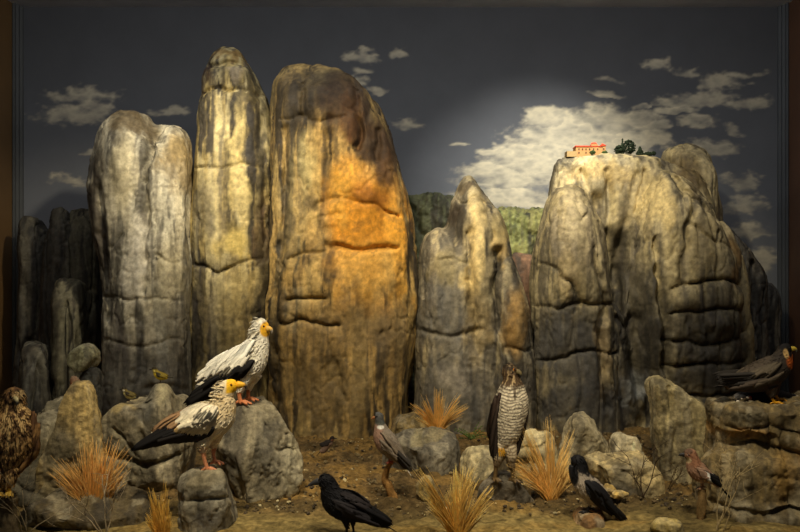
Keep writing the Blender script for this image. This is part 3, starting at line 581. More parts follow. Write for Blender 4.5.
shrub('small dry brown twigs at the foot of the tall pale standing stone', 668, 490, 5.25, 34, 25, (88, 72, 46), n=5, rad=0.0025, fan=0.7)

def branch(name, label, pts, D, rad, colr, seed, cat='branch'):
    r = np.random.RandomState(seed)
    P = np.array([W(x, y, D+dy) for x, y, dy in pts]); rr = np.array(rad)*D/F
    t = np.linspace(0, 1, len(P)); tt = np.linspace(0, 1, 40)
    Q = np.stack([np.interp(tt, t, P[:, i]) for i in range(3)], 1)
    for i in range(3): Q[:, i] = np.convolve(np.pad(Q[:, i], 2, 'edge'), np.ones(5)/5, 'valid')
    R = np.interp(tt, t, rr)*(1+0.10*np.sin(tt*11+seed))
    v, f = tube(Q, R, 14); d = fbm(v, (60, 60, 14), 3, seed)
    ctr = np.repeat(Q, 14, 0); nn = v-ctr; v = v+nn*(0.3*d)[:, None]
    return tag(mesh_obj(name, v, f, M_BARK, lin(colr)*(1+0.35*d)[:, None], loc=tuple(P[-1])), label, cat)
branch('root_perch', 'gnarled tan root on which the grey bird stands', [(391, 461, 0), (387, 468, 0), (384, 480, 0), (390, 489, 0), (393, 496, 0), (389, 508, 0)], 5.0, [3.5, 3, 3.2, 4.2, 4.5, 7], (150, 112, 62), 3)
branch('wooden_post', 'upright brown wooden stub on which the jay stands', [(702, 488, 0), (702, 500, 0), (701, 520, 0), (701, 552, 0)], 4.55, [4, 4.2, 4.6, 5.5], (128, 104, 66), 4, 'post')
branch('wooden_post', 'thick grey wooden post below the brown buzzard at the left edge', [(8, 492, 0), (8, 500, 0), (7, 520, 0), (6, 560, 0)], 4.3, [8, 9, 10, 13], (96, 84, 62), 5, 'post')

# ------------------------------------------------------------------ birds
def cat_rom(P, n):
    P = np.asarray(P, float); P = np.vstack([2*P[0]-P[1], P, 2*P[-1]-P[-2]]); m = len(P)-3; out = []
    for u in np.linspace(0, m-1e-6, n):
        i = int(u); t = u-i; a, b, c, d = P[i:i+4]
        out.append(0.5*((2*b)+(-a+c)*t+(2*a-5*b+4*c-d)*t*t+(-a+3*b-3*c+d)*t**3))
    return np.array(out)
class Bird:
    """shape rows in photo pixels at distance D: (px, py, depth offset m, in-plane radius px, depth radius px)"""
    def __init__(s, name, label, cat, feet, D, voxel=0.0032):
        s.D = D; s.s = D/F; s.loc = W(feet[0], feet[1], D); s.root = empty(name, s.loc, label, cat); s.vox = voxel
        s.lofts = MB(); s.name = name
    def P(s, px, py, dy=0.0): return np.array([(px-CX)*s.s, s.D+dy, H-(py-CY)*s.s])
    def px(s, v): return CX+v[:, 0]/s.s, CY-(v[:, 2]-H)/s.s
    def limb(s, rows, n=26, ns=18, B=None, colr=(0.5, 0.5, 0.5)):
        R = cat_rom(rows, n); P = np.array([s.P(r[0], r[1], r[2]) for r in R]); T = np.gradient(P, axis=0)
        T /= np.linalg.norm(T, axis=1)[:, None]+1e-9; th = np.linspace(0, 2*math.pi, ns, endpoint=False); V = []
        V.append(P[0]-T[0]*R[0, 3]*s.s*0.5+np.zeros((ns, 3))+1e-5*np.stack([np.cos(th), np.sin(th), th*0], 1))
        for i in range(n):
            t = T[i]; b = np.array([0, 1.0, 0]); b = b-t*(b@t)
            b = np.array([0, 0, 1.0]) if np.linalg.norm(b) < .2 else b
            b /= np.linalg.norm(b); a = np.cross(b, t)
            V.append(P[i]+max(R[i, 3], .2)*s.s*np.cos(th)[:, None]*a+max(R[i, 4], .2)*s.s*np.sin(th)[:, None]*b)
        V.append(P[-1]+T[-1]*R[-1, 3]*s.s*0.5+1e-5*np.stack([np.cos(th), np.sin(th), th*0], 1))
        v = np.vstack(V); f = grid_faces(n+2, ns)+[tuple(range(ns))[::-1], tuple((n+1)*ns+i for i in range(ns))]
        (B or s.lofts).add(v, f, colr); return v, f
    def build(s, cfn, smooth=3):
        v, f, _ = s.lofts.arr(); v, f, nn = remesh(v, f, s.vox, smooth)
        X, Y = s.px(v); c = cfn(X, Y, v, nn)
        c = c*(1+0.12*fbm(v, 120, 3, 5))[:, None]
        s.cfn = cfn; s.v = v; s.nn = nn; s.f = f
        s.body = mesh_obj('body', v, f, M_FEATH, c, s.loc, s.root)
        s.bvh = BVHTree.FromPolygons([Vector(a) for a in v], [tuple(q) for q in (f.tolist() if hasattr(f, 'tolist') else f)])
        return s
    def surf(s, px, py, side=-1):
        """point on the near (side -1) or far (+1) surface"""
        x, y, z = s.P(px, py); h = s.bvh.ray_cast(Vector((x, s.D+side*1.0, z)), Vector((0, -side, 0)))
        if h[0] is not None: return np.array(h[0]), np.array(h[1])
        return None, None
    def feather(s, B, p0, p1, nrm, w, thk, colr, tip=0.35, bend=0.0, n=7):
        p0 = np.asarray(p0); p1 = np.asarray(p1); d = p1-p0; L = np.linalg.norm(d)+1e-9; d = d/L
        nrm = nrm-d*(nrm@d); nrm /= np.linalg.norm(nrm)+1e-9; sd = np.cross(d, nrm); V = []; C = []
        t = np.linspace(0, 1, n)
        for k in t:
            c = p0+d*L*k+nrm*bend*L*math.sin(math.pi*k)
            ww = w*(0.55+0.45*min(1, k*3))*(1 if k < 1-tip else math.sqrt(max(0, 1-((k-1+tip)/tip)**2)))+1e-5
            V += [c-sd*ww, c+nrm*thk*(1-k*.6), c+sd*ww, c-nrm*thk*.3]
        v = np.array(V); f = grid_faces(n, 4)+[(3, 2, 1, 0), tuple((n-1)*4+i for i in range(4))]
        if callable(colr): X, Y = s.px(v); c = colr(X, Y, v, None)
        else: c = colr
        B.add(v, f, c)
    def plumage(s, n, L, w, flow, lift=0.25, mask=None, seed=1, colr=None, name='plumage', jit=0.15):
        """small body feathers lying along flow(px,py)->direction (world xz)"""
        r = np.random.RandomState(seed); B = MB(); X, Y = s.px(s.v); k = 0; tries = 0
        while k < n and tries < n*8:
            tries += 1; i = r.randint(len(s.v)); p = s.v[i]; nn = s.nn[i]
            if mask is not None and not mask(X[i], Y[i], p): continue
            fx, fz = flow(X[i], Y[i]); d = np.array([fx, 0, fz])+r.normal(size=3)*jit; d = d-nn*(d@nn); m = np.linalg.norm(d)
            if m < 0.15: continue
            d = d/m+nn*lift*r.uniform(.2, 1); d /= np.linalg.norm(d)
            l = L*r.uniform(.6, 1.25)
            base = colr or s.cfn; q = r.uniform(.92, 1.08)
            s.feather(B, p-nn*0.001, p+d*l, nn, w*r.uniform(.7, 1.2), w*0.10, lambda a, b, c_, e: base(a, b, c_, e)*q, n=5, bend=0.05); k += 1
        return B.obj(name, M_FEATH, s.loc, s.root)
    def wing(s, rows, side=-1, name='wing', yc=None, off=0.003):
        """rows: dict(a=[(x,y)..] base line, b=[(x,y)..] tip line, n, w(px), c, lv(level)) from lowest layer to top"""
        roots = None
        for gi, g in enumerate(rows):
            B = MB(); n = g['n']; A = cat_rom([(q[0], q[1]) for q in g['a']], n); E = cat_rom([(q[0], q[1]) for q in g['b']], n)
            r = np.random.RandomState(gi*13+3); last = None
            for i in range(n):
                j = g.get('j', 0.4); a = A[i]+r.normal(size=2)*j; e = E[i]+r.normal(size=2)*j*1.5
                h, nn = s.surf(a[0], a[1], side); o = (off*0.6+g['lv']*s.s*0.42)
                if h is None: p0 = s.P(a[0], a[1]); p0[1] = (last[1] if last is not None else s.D+side*0.01); nn = np.array([0, side*1.0, 0])
                else: p0 = h+nn*o; last = p0
                h2, n2 = s.surf(e[0], e[1], side)
                p1 = s.P(e[0], e[1])
                if h2 is None:
                    p1[1] = s.D+(p0[1]-s.D)*g.get('conv', 0.45)
                else: p1 = h2+n2*(o*0.8)
                if 'yo' in g: p1[1] = s.D+side*g['yo']*s.s
                p0[1] += side*0.0006*i*g.get('stack', 1)*0.3
                mid, nm = s.surf((a[0]+e[0])/2, (a[1]+e[1])/2, side); bend = 0.03
                if mid is not None:
                    m0 = (p0+p1)/2; need = (mid[1]+side*o)-m0[1]
                    if need*side > 0: bend = min(0.3, abs(need)/(np.linalg.norm(p1-p0)+1e-6))+0.02
                c = g['c']; q = r.uniform(.85, 1.15)
                cf = (lambda a_, b_, c_, e_, q=q, c=c: (c(a_, b_, c_, e_) if callable(c) else np.tile(lin(c), (len(a_), 1)))*q)
                s.feather(B, p0, p1, nn*1.0+np.array([0, side*0.6, 0]), g['w']*s.s, g.get('t', 0.3)*s.s, cf, tip=g.get('tip', .35), bend=bend)
            if roots is None:
                roots = B.obj(name, M_FEATH, s.loc, s.root)
            else:
                o = B.obj(g.get('name', 'wing_coverts'), M_FEATH, s.loc, roots)
        return roots
    def tail(s, base, tip, n, fan, w, c, yo=0.0, lv=0.8, name='tail', tipcol=None, curve=0):
        B = MB(); r = np.random.RandomState(4)
        for i in range(n):
            u = (i/(n-1)-0.5)*2 if n > 1 else 0
            p0 = s.P(base[0], base[1], u*w*0.8*s.s); p1 = s.P(tip[0]+0.1*abs(u)*(base[0]-tip[0]), tip[1]+0.1*abs(u)*(base[1]-tip[1])+u*fan*0.3, u*fan*s.s)
            p0 = p0+[0, 0, -abs(u)*0.6*s.s]; nrm = np.array([-(p1-p0)[2], 0, (p1-p0)[0]]); nrm = nrm*np.sign(nrm[2]+1e-9)
            q = r.uniform(.85, 1.15)
            cf = (lambda a_, b_, c_, e_, q=q: (c(a_, b_, c_, e_) if callable(c) else np.tile(lin(c), (len(a_), 1)))*q)
            s.feather(B, p0, p1, nrm, w*s.s, 0.6*s.s, cf, tip=.25)
        return B.obj(name, M_FEATH, s.loc, s.root)
    def beak(s, rows, c, c_tip=None, name='beak', n=16):
        B = MB(); v, f = s.limb(rows, n, 12, B)
        cc = np.tile(lin(c), (len(v), 1))
        if c_tip is not None:
            t = np.repeat(np.linspace(0, 1, n+2), 12); m = sstep(0.45, 0.7, t)[:, None]; cc = cc*(1-m)+lin(c_tip)*m
        return mesh_obj(name, v, f, M_SKIN, cc, s.loc, s.root)
    def eye(s, px, py, r, c=(18, 12, 8), iris=None, side=-1, ring=None):
        h, nn = s.surf(px, py, side)
        if h is None: h = s.P(px, py, side*r*s.s); nn = np.array([0, side, 0])
        B = MB(); R = r*s.s; ctr = h-nn*R*0.35; nu, nv = 9, 14; V = []
        for i in range(nu):
            ph = math.pi*(i+0.02)/(nu-0.96)
            for j in range(nv):
                a = 2*math.pi*j/nv; V.append(ctr+R*np.array([math.sin(ph)*math.cos(a), math.cos(ph), math.sin(ph)*math.sin(a)]))
        v = np.array(V); f = grid_faces(nu, nv)+[tuple(range(nv))[::-1], tuple((nu-1)*nv+i for i in range(nv))]
        d = (v-ctr)@nn/R; cc = np.where((d > 0.72)[:, None], lin(c), lin(iris if iris else c))
        return mesh_obj('eye', v, f, M_GLOSS, cc, s.loc, s.root)
    def leg(s, hip, ankle, foot, r0, r1, colr, toe=6.0, yo=0.0, face=1, claw=(30, 26, 22), yaw=0.0, thigh=None, spread=1.0):
        """bare shank and four toes as a child named leg, with claws as sub-part"""
        B = MB()
        s.limb([(hip[0], hip[1], yo, r0, r0), (ankle[0], ankle[1], yo, r1, r1), (foot[0], foot[1]-r1*.6, yo, r1*1.1, r1*1.1)], 14, 10, B)
        C2 = []
        for k, (ang, L) in enumerate([(0.0, 1.0), (0.62*spread, .85), (-0.62*spread, .85), (math.pi, .6)]):
            a = ang+yaw; C3 = MB(); dx = math.cos(a)*face*toe*L; dy = -math.sin(a)*toe*L*s.s
            r = r1*0.8
            s.limb([(foot[0], foot[1]-r, yo, r, r), (foot[0]+dx*.35, foot[1]-r*1.8, yo+dy*.35, r*.95, r*.95), (foot[0]+dx*.75, foot[1]-r*.9, yo+dy*.75, r*.8, r*.8), (foot[0]+dx, foot[1]-r*.5, yo+dy, r*.6, r*.6)], 9, 8, B)
            s.limb([(foot[0]+dx*.96, foot[1]-r*.8, yo+dy*.96, r*.5, r*.5), (foot[0]+dx*1.15, foot[1]-r*.9, yo+dy*1.15, r*.35, r*.35), (foot[0]+dx*1.27, foot[1]-0.1, yo+dy*1.27, .1, .1)], 6, 6, C3); C2.append(C3)
        v, f, _ = B.arr(); g = fbm(v, 300, 2, 9)
        o = mesh_obj('leg', v, f, M_SKIN, lin(colr)*(1+0.25*g)[:, None], s.loc, s.root)
        for q in C2: v, f, _ = q.arr(); mesh_obj('claw', v, f, M_SKIN, lin(claw), s.loc, o)
        return o
def mix(c, col_, m): return c*(1-m)[:, None]+lin(col_)*m[:, None]
def blob(X, Y, cx, cy, rx, ry, soft=0.3): return 1-sstep(1-soft, 1+soft, np.sqrt(((X-cx)/rx)**2+((Y-cy)/ry)**2))

# ---- pale Egyptian vulture, front
b = Bird('vulture', 'cream vulture with bright yellow face and shaggy nape on the round pedestal boulder', 'bird', (212, 469), 4.5, 0.0032)
b.limb([(236, 385.3, 0, 5.2, 4.2), (231.5, 386, 0, 7.4, 5.8), (227, 389, 0, 9, 7), (223.5, 396, 0, 9.8, 8), (223.5, 405, 0, 12.5, 11), (219, 415, 0, 17, 15), (209, 421.5, 0, 19, 17.5), (196, 424, 0, 17, 17), (182, 426, 0, 13, 14), (168, 430, 0, 8.5, 10), (154, 436, 0, 4.5, 7)], 40, 28)
b.limb([(207, 432, -.035, 10, 8), (205, 444, -.035, 6, 5.5), (204.5, 451, -.035, 3, 3)]); b.limb([(214, 432, .035, 10, 8), (213, 442, .035, 6, 5.5), (213, 449, .035, 3, 3)])
def c_v1(X, Y, v, nn):
    c = np.tile(lin((236, 222, 188)), (len(X), 1)); n = fbm(v, 40, 3, 2)
    c = mix(c, (214, 188, 132), sstep(-.1, .6, n)*.5)
    c = mix(c, (206, 172, 108), blob(X, Y, 226, 405, 12, 14)*.45)
    c = mix(c, (244, 190, 38), (sstep(226, 228.5, X)*(1-sstep(391.5, 393.5, Y))*sstep(376, 378.5, Y+0.15*(X-228))))
    c = mix(c, (190, 140, 110), blob(X, Y, 206, 450, 6, 5)*.5); return c
b.build(c_v1)
fl = lambda x, y: (-.75, -.65) if x > 205 else (-.95, -.3)
b.plumage(1500, .017, .0060, fl, .02, lambda x, y, p: not (x > 226 and y < 393), 1, jit=.2)
b.plumage(150, .040, .0040, lambda x, y: (-1, .05), .5, lambda x, y, p: 213 < x < 226 and y < 400, 2, name='neck_ruff', jit=.25)
TN = (150, 118, 84); WH = (238, 226, 194); BK = (20, 18, 18)
wr = [dict(a=[(178, 419), (184, 428), (190, 432)], b=[(131, 451), (134, 449), (150, 447)], n=9, w=2.6, c=BK, lv=0.5, conv=.35, tip=.2),
      dict(a=[(190, 408), (184, 414), (182, 424)], b=[(151, 431), (154, 436), (160, 440)], n=7, w=2.9, c=TN, lv=1.6, conv=.5, name='scapular_feathers'),
      dict(a=[(212, 428), (200, 430), (188, 431)], b=[(186, 440), (170, 441.5), (146, 444)], n=13, w=2.6, c=(26, 22, 20), lv=1.4, conv=.5, name='flight_feathers'),
      dict(a=[(194, 425), (186, 425)], b=[(170, 434), (158, 438)], n=5, w=2.4, c=(168, 140, 92), lv=2.1, conv=.5, name='brown_coverts'),
      dict(a=[(218, 424), (214, 426), (206, 429)], b=[(210, 434), (198, 438), (190, 440)], n=9, w=2.6, c=BK, lv=2.0, name='wrist_feathers'),
      dict(a=[(216, 419), (206, 419), (194, 418)], b=[(204, 432), (190, 432), (174, 429)], n=24, w=3.4, c=WH, lv=1.6, j=.8),
      dict(a=[(220, 413), (208, 412), (196, 410)], b=[(208, 427), (193, 427), (175, 423)], n=24, w=3.4, c=WH, lv=1.8, j=.8),
      dict(a=[(220, 407), (212, 405), (202, 405)], b=[(210, 420), (197, 419), (180, 415)], n=24, w=3.4, c=(244, 232, 202), lv=2.0, j=.8)]
for sd in (-1, 1): b.wing(wr, sd)
b.tail((158, 434), (133, 450.5), 7, 6, 2.6, (34, 28, 26))
b.beak([(238, 385, 0, 4.2, 3.4), (241.5, 384.8, 0, 3, 2.2), (245, 385.8, 0, 1.8, 1.3), (245.6, 388.6, 0, .5, .4)], (240, 180, 40), (70, 60, 54))
for sd in (-1, 1): b.eye(232.2, 384.2, 1.3, (20, 10, 8), (150, 60, 20), sd)
b.leg((204.5, 449), (206, 458), (209, 469.5), 2.8, 2.0, (208, 140, 100), 10, -.035, 1); b.leg((213, 448), (212, 456), (214, 466), 2.6, 1.9, (200, 132, 94), 9, .035, 1)

# ---- white and black vulture on the big boulder
b = Bird('vulture', 'upright white vulture with black wing tips standing on the big rounded boulder', 'bird', (246, 404), 5.05, 0.0036)
b.limb([(265.5, 325.5, -.01, 7.8, 7), (261.5, 328, 0, 9.6, 8.5), (259.5, 336, 0, 9.4, 9), (257.5, 346, 0, 12, 11), (253, 357, 0, 15.5, 14.5), (245, 366, 0, 17, 16.5), (233, 370, 0, 14.5, 15), (220, 375, 0, 11, 13), (208, 382, 0, 8, 9), (198, 390, 0, 5, 6)], 40, 28)
b.limb([(245, 374, -.035, 10, 8), (242, 384, -.035, 6.5, 6), (241, 391, -.035, 3.2, 3)]); b.limb([(252, 374, .035, 10, 8), (249, 383, .035, 6, 6), (248, 390, .035, 3, 3)])
def c_v2(X, Y, v, nn):
    c = np.tile(lin((242, 236, 216)), (len(X), 1)); n = fbm(v, 40, 3, 2)
    c = mix(c, (214, 200, 160), sstep(0, .6, n)*.4)
    c = mix(c, (234, 176, 40), blob(X, Y, 266.8, 329, 5.6, 7.5, .15)*(v[:, 1] < b.D+0.03))
    c = mix(c, (30, 26, 24), sstep(212, 206, X)*0.9*(Y > 384)); return c
b.build(c_v2)
fl = lambda x, y: (-.6, -.8)
b.plumage(1500, .018, .0065, fl, .02, lambda x, y, p: ((x-266.8)/6.5)**2+((y-329)/8.5)**2 > 1 and x > 212, 3, jit=.2)
b.plumage(150, .042, .0036, lambda x, y: (-.8, -.5), .4, lambda x, y, p: x < 262 and y < 350 and x > 246, 4, name='neck_ruff', jit=.25)
wr = [dict(a=[(226, 376), (232, 378), (240, 376)], b=[(184, 404), (190, 405), (204, 400)], n=10, w=3.0, c=BK, lv=.6, conv=.4, tip=.2),
      dict(a=[(250, 364), (238, 370), (222, 374)], b=[(222, 385), (208, 390), (190, 396)], n=14, w=3.2, c=BK, lv=1.5, conv=.5, name='flight_feathers'),
      dict(a=[(256, 358), (252, 360), (246, 362)], b=[(240, 379), (232, 381), (224, 384)], n=9, w=3.0, c=(24, 22, 22), lv=2.1, name='wrist_feathers'),
      dict(a=[(251, 354), (240, 358), (226, 364), (216, 368)], b=[(236, 371), (222, 374), (208, 378), (197, 381)], n=28, w=3.4, c=(240, 234, 214), lv=1.6, j=1.0),
      dict(a=[(255, 347), (245, 350), (230, 356), (220, 362)], b=[(240, 364), (226, 367), (211, 372), (199, 377)], n=28, w=3.4, c=(244, 240, 222), lv=1.8, j=1.0),
      dict(a=[(256, 340), (249, 342), (238, 348), (228, 354)], b=[(243, 357), (232, 359), (218, 365), (206, 370)], n=26, w=3.4, c=(246, 242, 226), lv=2.0, j=.9)]
for sd in (-1, 1): b.wing(wr, sd)
b.tail((206, 386), (186, 402), 7, 7, 3.0, (40, 36, 34))
b.beak([(268, 328.5, -.025, 3.6, 3), (270.8, 328.5, -.03, 2.4, 2), (272.6, 330.2, -.034, 1.4, 1.1), (272.8, 333, -.036, .4, .4)], (222, 176, 80), (150, 142, 128))
b.eye(264.8, 326, 1.2, (20, 10, 8), (140, 60, 20), -1); b.eye(264.8, 326, 1.2, (20, 10, 8), (140, 60, 20), 1)
b.leg((241, 388), (240.5, 395), (242, 403.5), 3, 2.1, (206, 130, 84), 11, -.035, 1); b.leg((249, 387), (247, 394), (248, 402), 2.8, 2, (196, 122, 78), 10, .035, 1)

# ---- black crow
b = Bird('crow', 'all-black crow facing left on the bare ground at the front', 'bird', (350, 538), 4.3, 0.003)
b.limb([(320.5, 481.5, 0, 6.2, 5.4), (325, 481.5, 0, 8.2, 7), (329, 487, 0, 9, 8), (331.5, 494, 0, 11.5, 10.5), (336, 501, 0, 14, 13), (345, 506, 0, 14.5, 14), (356, 510, 0, 12, 12.5), (367, 515, 0, 8.5, 10), (378, 521, 0, 5, 7)], 36, 26)
b.limb([(345, 515, -.025, 6, 5), (346, 521, -.025, 3.2, 3), (347, 526, -.025, 1.6, 1.6)]); b.limb([(351, 515, .025, 6, 5), (352, 521, .025, 3.2, 3), (352, 526, .025, 1.6, 1.6)])
def c_cr(X, Y, v, nn):
    c = np.tile(lin((30, 29, 33)), (len(X), 1)); return mix(c, (16, 16, 20), sstep(345, 325, X))
b.build(c_cr)
b.plumage(1100, .017, .0036, lambda x, y: (.8, -.6), .18, None, 6, jit=.12)
wr = [dict(a=[(352, 500), (360, 504), (366, 510)], b=[(393, 524), (390, 527), (386, 528)], n=9, w=2.4, c=(22, 21, 24), lv=.5, conv=.4, tip=.25),
      dict(a=[(338, 502), (346, 508), (356, 512)], b=[(372, 515), (376, 519), (382, 525)], n=11, w=2.4, c=(38, 35, 38), lv=1.2, name='flight_feathers', conv=.5),
      dict(a=[(334, 497), (338, 503), (344, 509)], b=[(356, 508), (360, 512), (364, 516)], n=12, w=2.3, c=(44, 40, 42), lv=1.8, j=.6),
      dict(a=[(340, 492), (344, 494), (350, 499)], b=[(362, 503), (368, 507), (374, 512)], n=9, w=2.4, c=(50, 45, 46), lv=2.0, j=.6, name='scapular_feathers')]
for sd in (-1, 1): b.wing(wr, sd)
b.tail((374, 517), (398, 533), 9, 6, 2.2, (18, 17, 20))
b.beak([(318.5, 481.5, 0, 3.8, 3), (314.5, 482.6, 0, 2.7, 2.2), (310.8, 484.3, 0, 1.6, 1.3), (307.4, 486.4, 0, .3, .3)], (62, 62, 64))
for sd in (-1, 1): b.eye(320.5, 479.8, 1.0, side=sd)
b.leg((347, 524), (347, 531), (347, 538.5), 1.7, 1.2, (26, 24, 26), 9, -.025, -1); b.leg((352, 524), (353, 530), (354, 537.5), 1.7, 1.2, (26, 24, 26), 9, .025, -1)

# ---- hooded crow
b = Bird('crow', 'grey and black hooded crow on the orange lump of rock, looking down', 'bird', (586, 511), 4.6, 0.003)
b.limb([(573.6, 463.5, 0, 5.6, 5), (577.5, 462, 0, 7.6, 6.8), (580, 467, 0, 7.6, 7.4), (580.5, 474, 0, 9, 8.8), (583.5, 482, 0, 11, 11), (590, 489, 0, 12, 12.5), (598, 496, 0, 10.5, 11.5), (606, 504, 0, 7.5, 8.5), (613, 512, 0, 4.5, 5.5)], 36, 26)
b.limb([(586, 494, -.02, 6, 5), (588, 500, -.02, 3.2, 3), (588.3, 504, -.02, 1.6, 1.6)]); b.limb([(592, 494, .02, 6, 5), (592, 500, .02, 3.2, 3), (591, 503, .02, 1.6, 1.6)])
def c_hc(X, Y, v, nn):
    c = np.tile(lin((168, 156, 140)), (len(X), 1)); k = fbm(v, 60, 2, 3)
    d = (Y-466)*.9-(X-578)*.35+k*2; c = mix(c, (16, 16, 20), 1-sstep(3.0, 6.5, d))
    c = mix(c, (16, 16, 20), blob(X, Y, 573.5, 474, 3.6, 11)); c = mix(c, (24, 24, 28), sstep(605, 609, X)); return c
b.build(c_hc)
b.plumage(900, .016, .0034, lambda x, y: (.55, -.83), .2, None, 7, jit=.15)
wr = [dict(a=[(594, 489), (600, 493), (606, 500)], b=[(621, 522), (624, 519), (627, 520)], n=8, w=2.1, c=(14, 14, 17), lv=.5, conv=.4, tip=.25),
      dict(a=[(583, 480), (586, 490), (592, 497)], b=[(604, 503), (606, 507), (612, 514)], n=13, w=2.3, c=(18, 18, 22), lv=1.3, name='flight_feathers', conv=.5),
      dict(a=[(583, 478), (588, 479), (594, 483)], b=[(596, 494), (603, 497), (609, 503)], n=12, w=2.4, c=(24, 23, 27), lv=1.9, j=.5)]
for sd in (-1, 1): b.wing(wr, sd)
b.tail((608, 505), (626, 525.5), 8, 5, 1.9, (14, 14, 16))
b.beak([(572.5, 466, 0, 3.4, 2.6), (571.5, 471, 0, 2.9, 2.2), (571.6, 478, 0, 1.8, 1.4), (572.6, 484, 0, .4, .4)], (30, 30, 34))
for sd in (-1, 1): b.eye(574.5, 462.6, .9, side=sd)
b.leg((588.3, 502), (588, 506), (586, 512), 1.7, 1.2, (28, 26, 28), 7.5, -.02, -1); b.leg((591, 501), (591.5, 505), (590.5, 511), 1.7, 1.2, (28, 26, 28), 7, .02, -1)

# ---- jay
b = Bird('jay', 'pinkish brown jay with white rump and black tail on the wooden stub', 'bird', (702, 489), 4.55, 0.0025)
b.limb([(686, 455.5, 0, 4.6, 4), (690, 454.5, 0, 6.2, 5.4), (692.5, 459, 0, 6.2, 6), (694.5, 466, 0, 8.4, 8), (699, 472, 0, 9.2, 9), (706, 476, 0, 6.8, 7.5), (713, 480, 0, 4.4, 5), (719, 485, 0, 3, 3.4)], 32, 24)
b.limb([(701, 478, -.014, 4, 3.4), (701, 482, -.014, 2, 2)]); b.limb([(704, 478, .014, 4, 3.4), (704, 482, .014, 2, 2)])
def c_j(X, Y, v, nn):
    c = np.tile(lin((172, 134, 108)), (len(X), 1)); c = mix(c, (156, 104, 72), blob(X, Y, 693, 458, 8, 8)*.7)
    c = mix(c, (210, 188, 146), blob(X, Y, 686, 459.5, 3.6, 3)); c = mix(c, (20, 18, 18), blob(X, Y, 683.5, 457.5+1.8, 2.8, 3.2, .15)); c = mix(c, (60, 44, 36), blob(X, Y, 687, 450.5, 5, 2.5)*.7)
    c = mix(c, (236, 232, 220), blob(X, Y, 711, 477, 5.5, 4)); c = mix(c, (200, 170, 140), blob(X, Y, 702, 482, 6, 4)*.6); return c
b.build(c_j)
b.plumage(650, .013, .0028, lambda x, y: (.6, -.8), .2, None, 8, jit=.15)
wr = [dict(a=[(702, 471), (705, 474), (708, 477)], b=[(719, 479), (722, 483), (722, 487)], n=7, w=1.7, c=(24, 22, 22), lv=.5, conv=.4),
      dict(a=[(697, 469), (699, 473), (702, 476)], b=[(709, 475), (711, 478), (712, 481)], n=7, w=1.6, c=(228, 224, 214), lv=1.0, name='white_wing_patch'),
      dict(a=[(694, 466), (697, 471), (700, 476)], b=[(705, 472), (706, 475), (707, 478)], n=9, w=1.8, c=(150, 122, 102), lv=1.5, j=.4)]
for sd in (-1, 1): b.wing(wr, sd)
b.tail((714, 479), (731.5, 499.5), 7, 3, 1.5, (18, 17, 18))
b.beak([(684, 454.8, 0, 2.4, 1.9), (681, 454.6, 0, 1.7, 1.3), (678.4, 455.4, 0, .4, .3)], (40, 38, 38))
for sd in (-1, 1): b.eye(687, 454, .8, (12, 10, 10), (190, 190, 190), sd)
b.leg((701, 481), (700.5, 484), (701, 489), 1.3, .9, (150, 112, 84), 5, -.012, -1); b.leg((704, 481), (704, 484), (704, 488.6), 1.3, .9, (150, 112, 84), 5, .012, -1)

# ---- falcon and its prey
b = Bird('falcon', 'dark slate falcon with orange throat and yellow feet on the right ledge', 'bird', (772, 403), 4.85, 0.003)
b.limb([(789, 350, -.005, 5.6, 5), (785.5, 350, 0, 7.2, 6.6), (783.5, 356, 0, 9.2, 8.6), (779.5, 364, 0, 13, 12), (771, 371, 0, 15, 15), (761, 376, 0, 15.5, 15.5), (749, 380, 0, 13, 14), (737, 383, 0, 8.5, 11), (726, 385, 0, 5, 8)], 38, 26)
b.limb([(768, 386, -.03, 8, 7), (769, 392, -.03, 5, 4.6), (769, 397, -.03, 2.6, 2.5)]); b.limb([(776, 384, .03, 8, 7), (777, 391, .03, 5, 4.6), (777, 396, .03, 2.6, 2.5)])
def c_f(X, Y, v, nn):
    c = np.tile(lin((78, 68, 56)), (len(X), 1)); c = mix(c, (40, 36, 34), blob(X, Y, 780, 362, 12, 12)*.6)
    c = mix(c, (24, 22, 22), blob(X, Y, 785, 347, 7, 5)); c = mix(c, (188, 96, 36), blob(X, Y, 790, 361, 7.5, 7.5, .25))
    c = mix(c, (206, 170, 110), blob(X, Y, 783, 353, 2.6, 4.6, .25)); c = mix(c, (24, 22, 22), blob(X, Y, 787.5, 352, 2.0, 5, .2))
    n = fbm(v, (60, 60, 160), 2, 4); c = mix(c, (96, 60, 34), ((Y > 378)*sstep(.1, .5, n)*.6)); return c
b.build(c_f)
b.plumage(1000, .016, .0036, lambda x, y: (-.8, -.55), .18, lambda x, y, p: not (x > 786 and y < 356), 9, jit=.12)
SL = (84, 74, 60)
wr = [dict(a=[(756, 372), (752, 376), (748, 380)], b=[(714, 376), (718, 380), (722, 386)], n=9, w=2.2, c=(44, 40, 36), lv=.5, conv=.4, tip=.25),
      dict(a=[(768, 376), (760, 380), (752, 382)], b=[(738, 383), (732, 386), (724, 388)], n=11, w=2.4, c=(70, 60, 50), lv=1.0, name='flight_feathers', conv=.5),
      dict(a=[(778, 370), (770, 375), (762, 380)], b=[(760, 382), (750, 384), (742, 387)], n=12, w=2.4, c=SL, lv=1.8, j=.6),
      dict(a=[(776, 362), (766, 364), (756, 368)], b=[(756, 376), (746, 377), (734, 380)], n=13, w=2.5, c=(94, 84, 68), lv=1.6, j=.6, name='scapular_feathers')]
for sd in (-1, 1): b.wing(wr, sd)
b.tail((732, 384), (713, 387), 8, 6, 2.2, (60, 54, 48))
b.beak([(791, 348.8, -.006, 2.6, 2.2), (793.8, 348.4, -.007, 2, 1.6), (795.6, 350, -.008, 1.2, 1), (795.6, 352.4, -.008, .3, .3)], (216, 190, 70), (110, 110, 100))
for sd in (-1, 1): b.eye(788.2, 347.6, 1.1, side=sd)
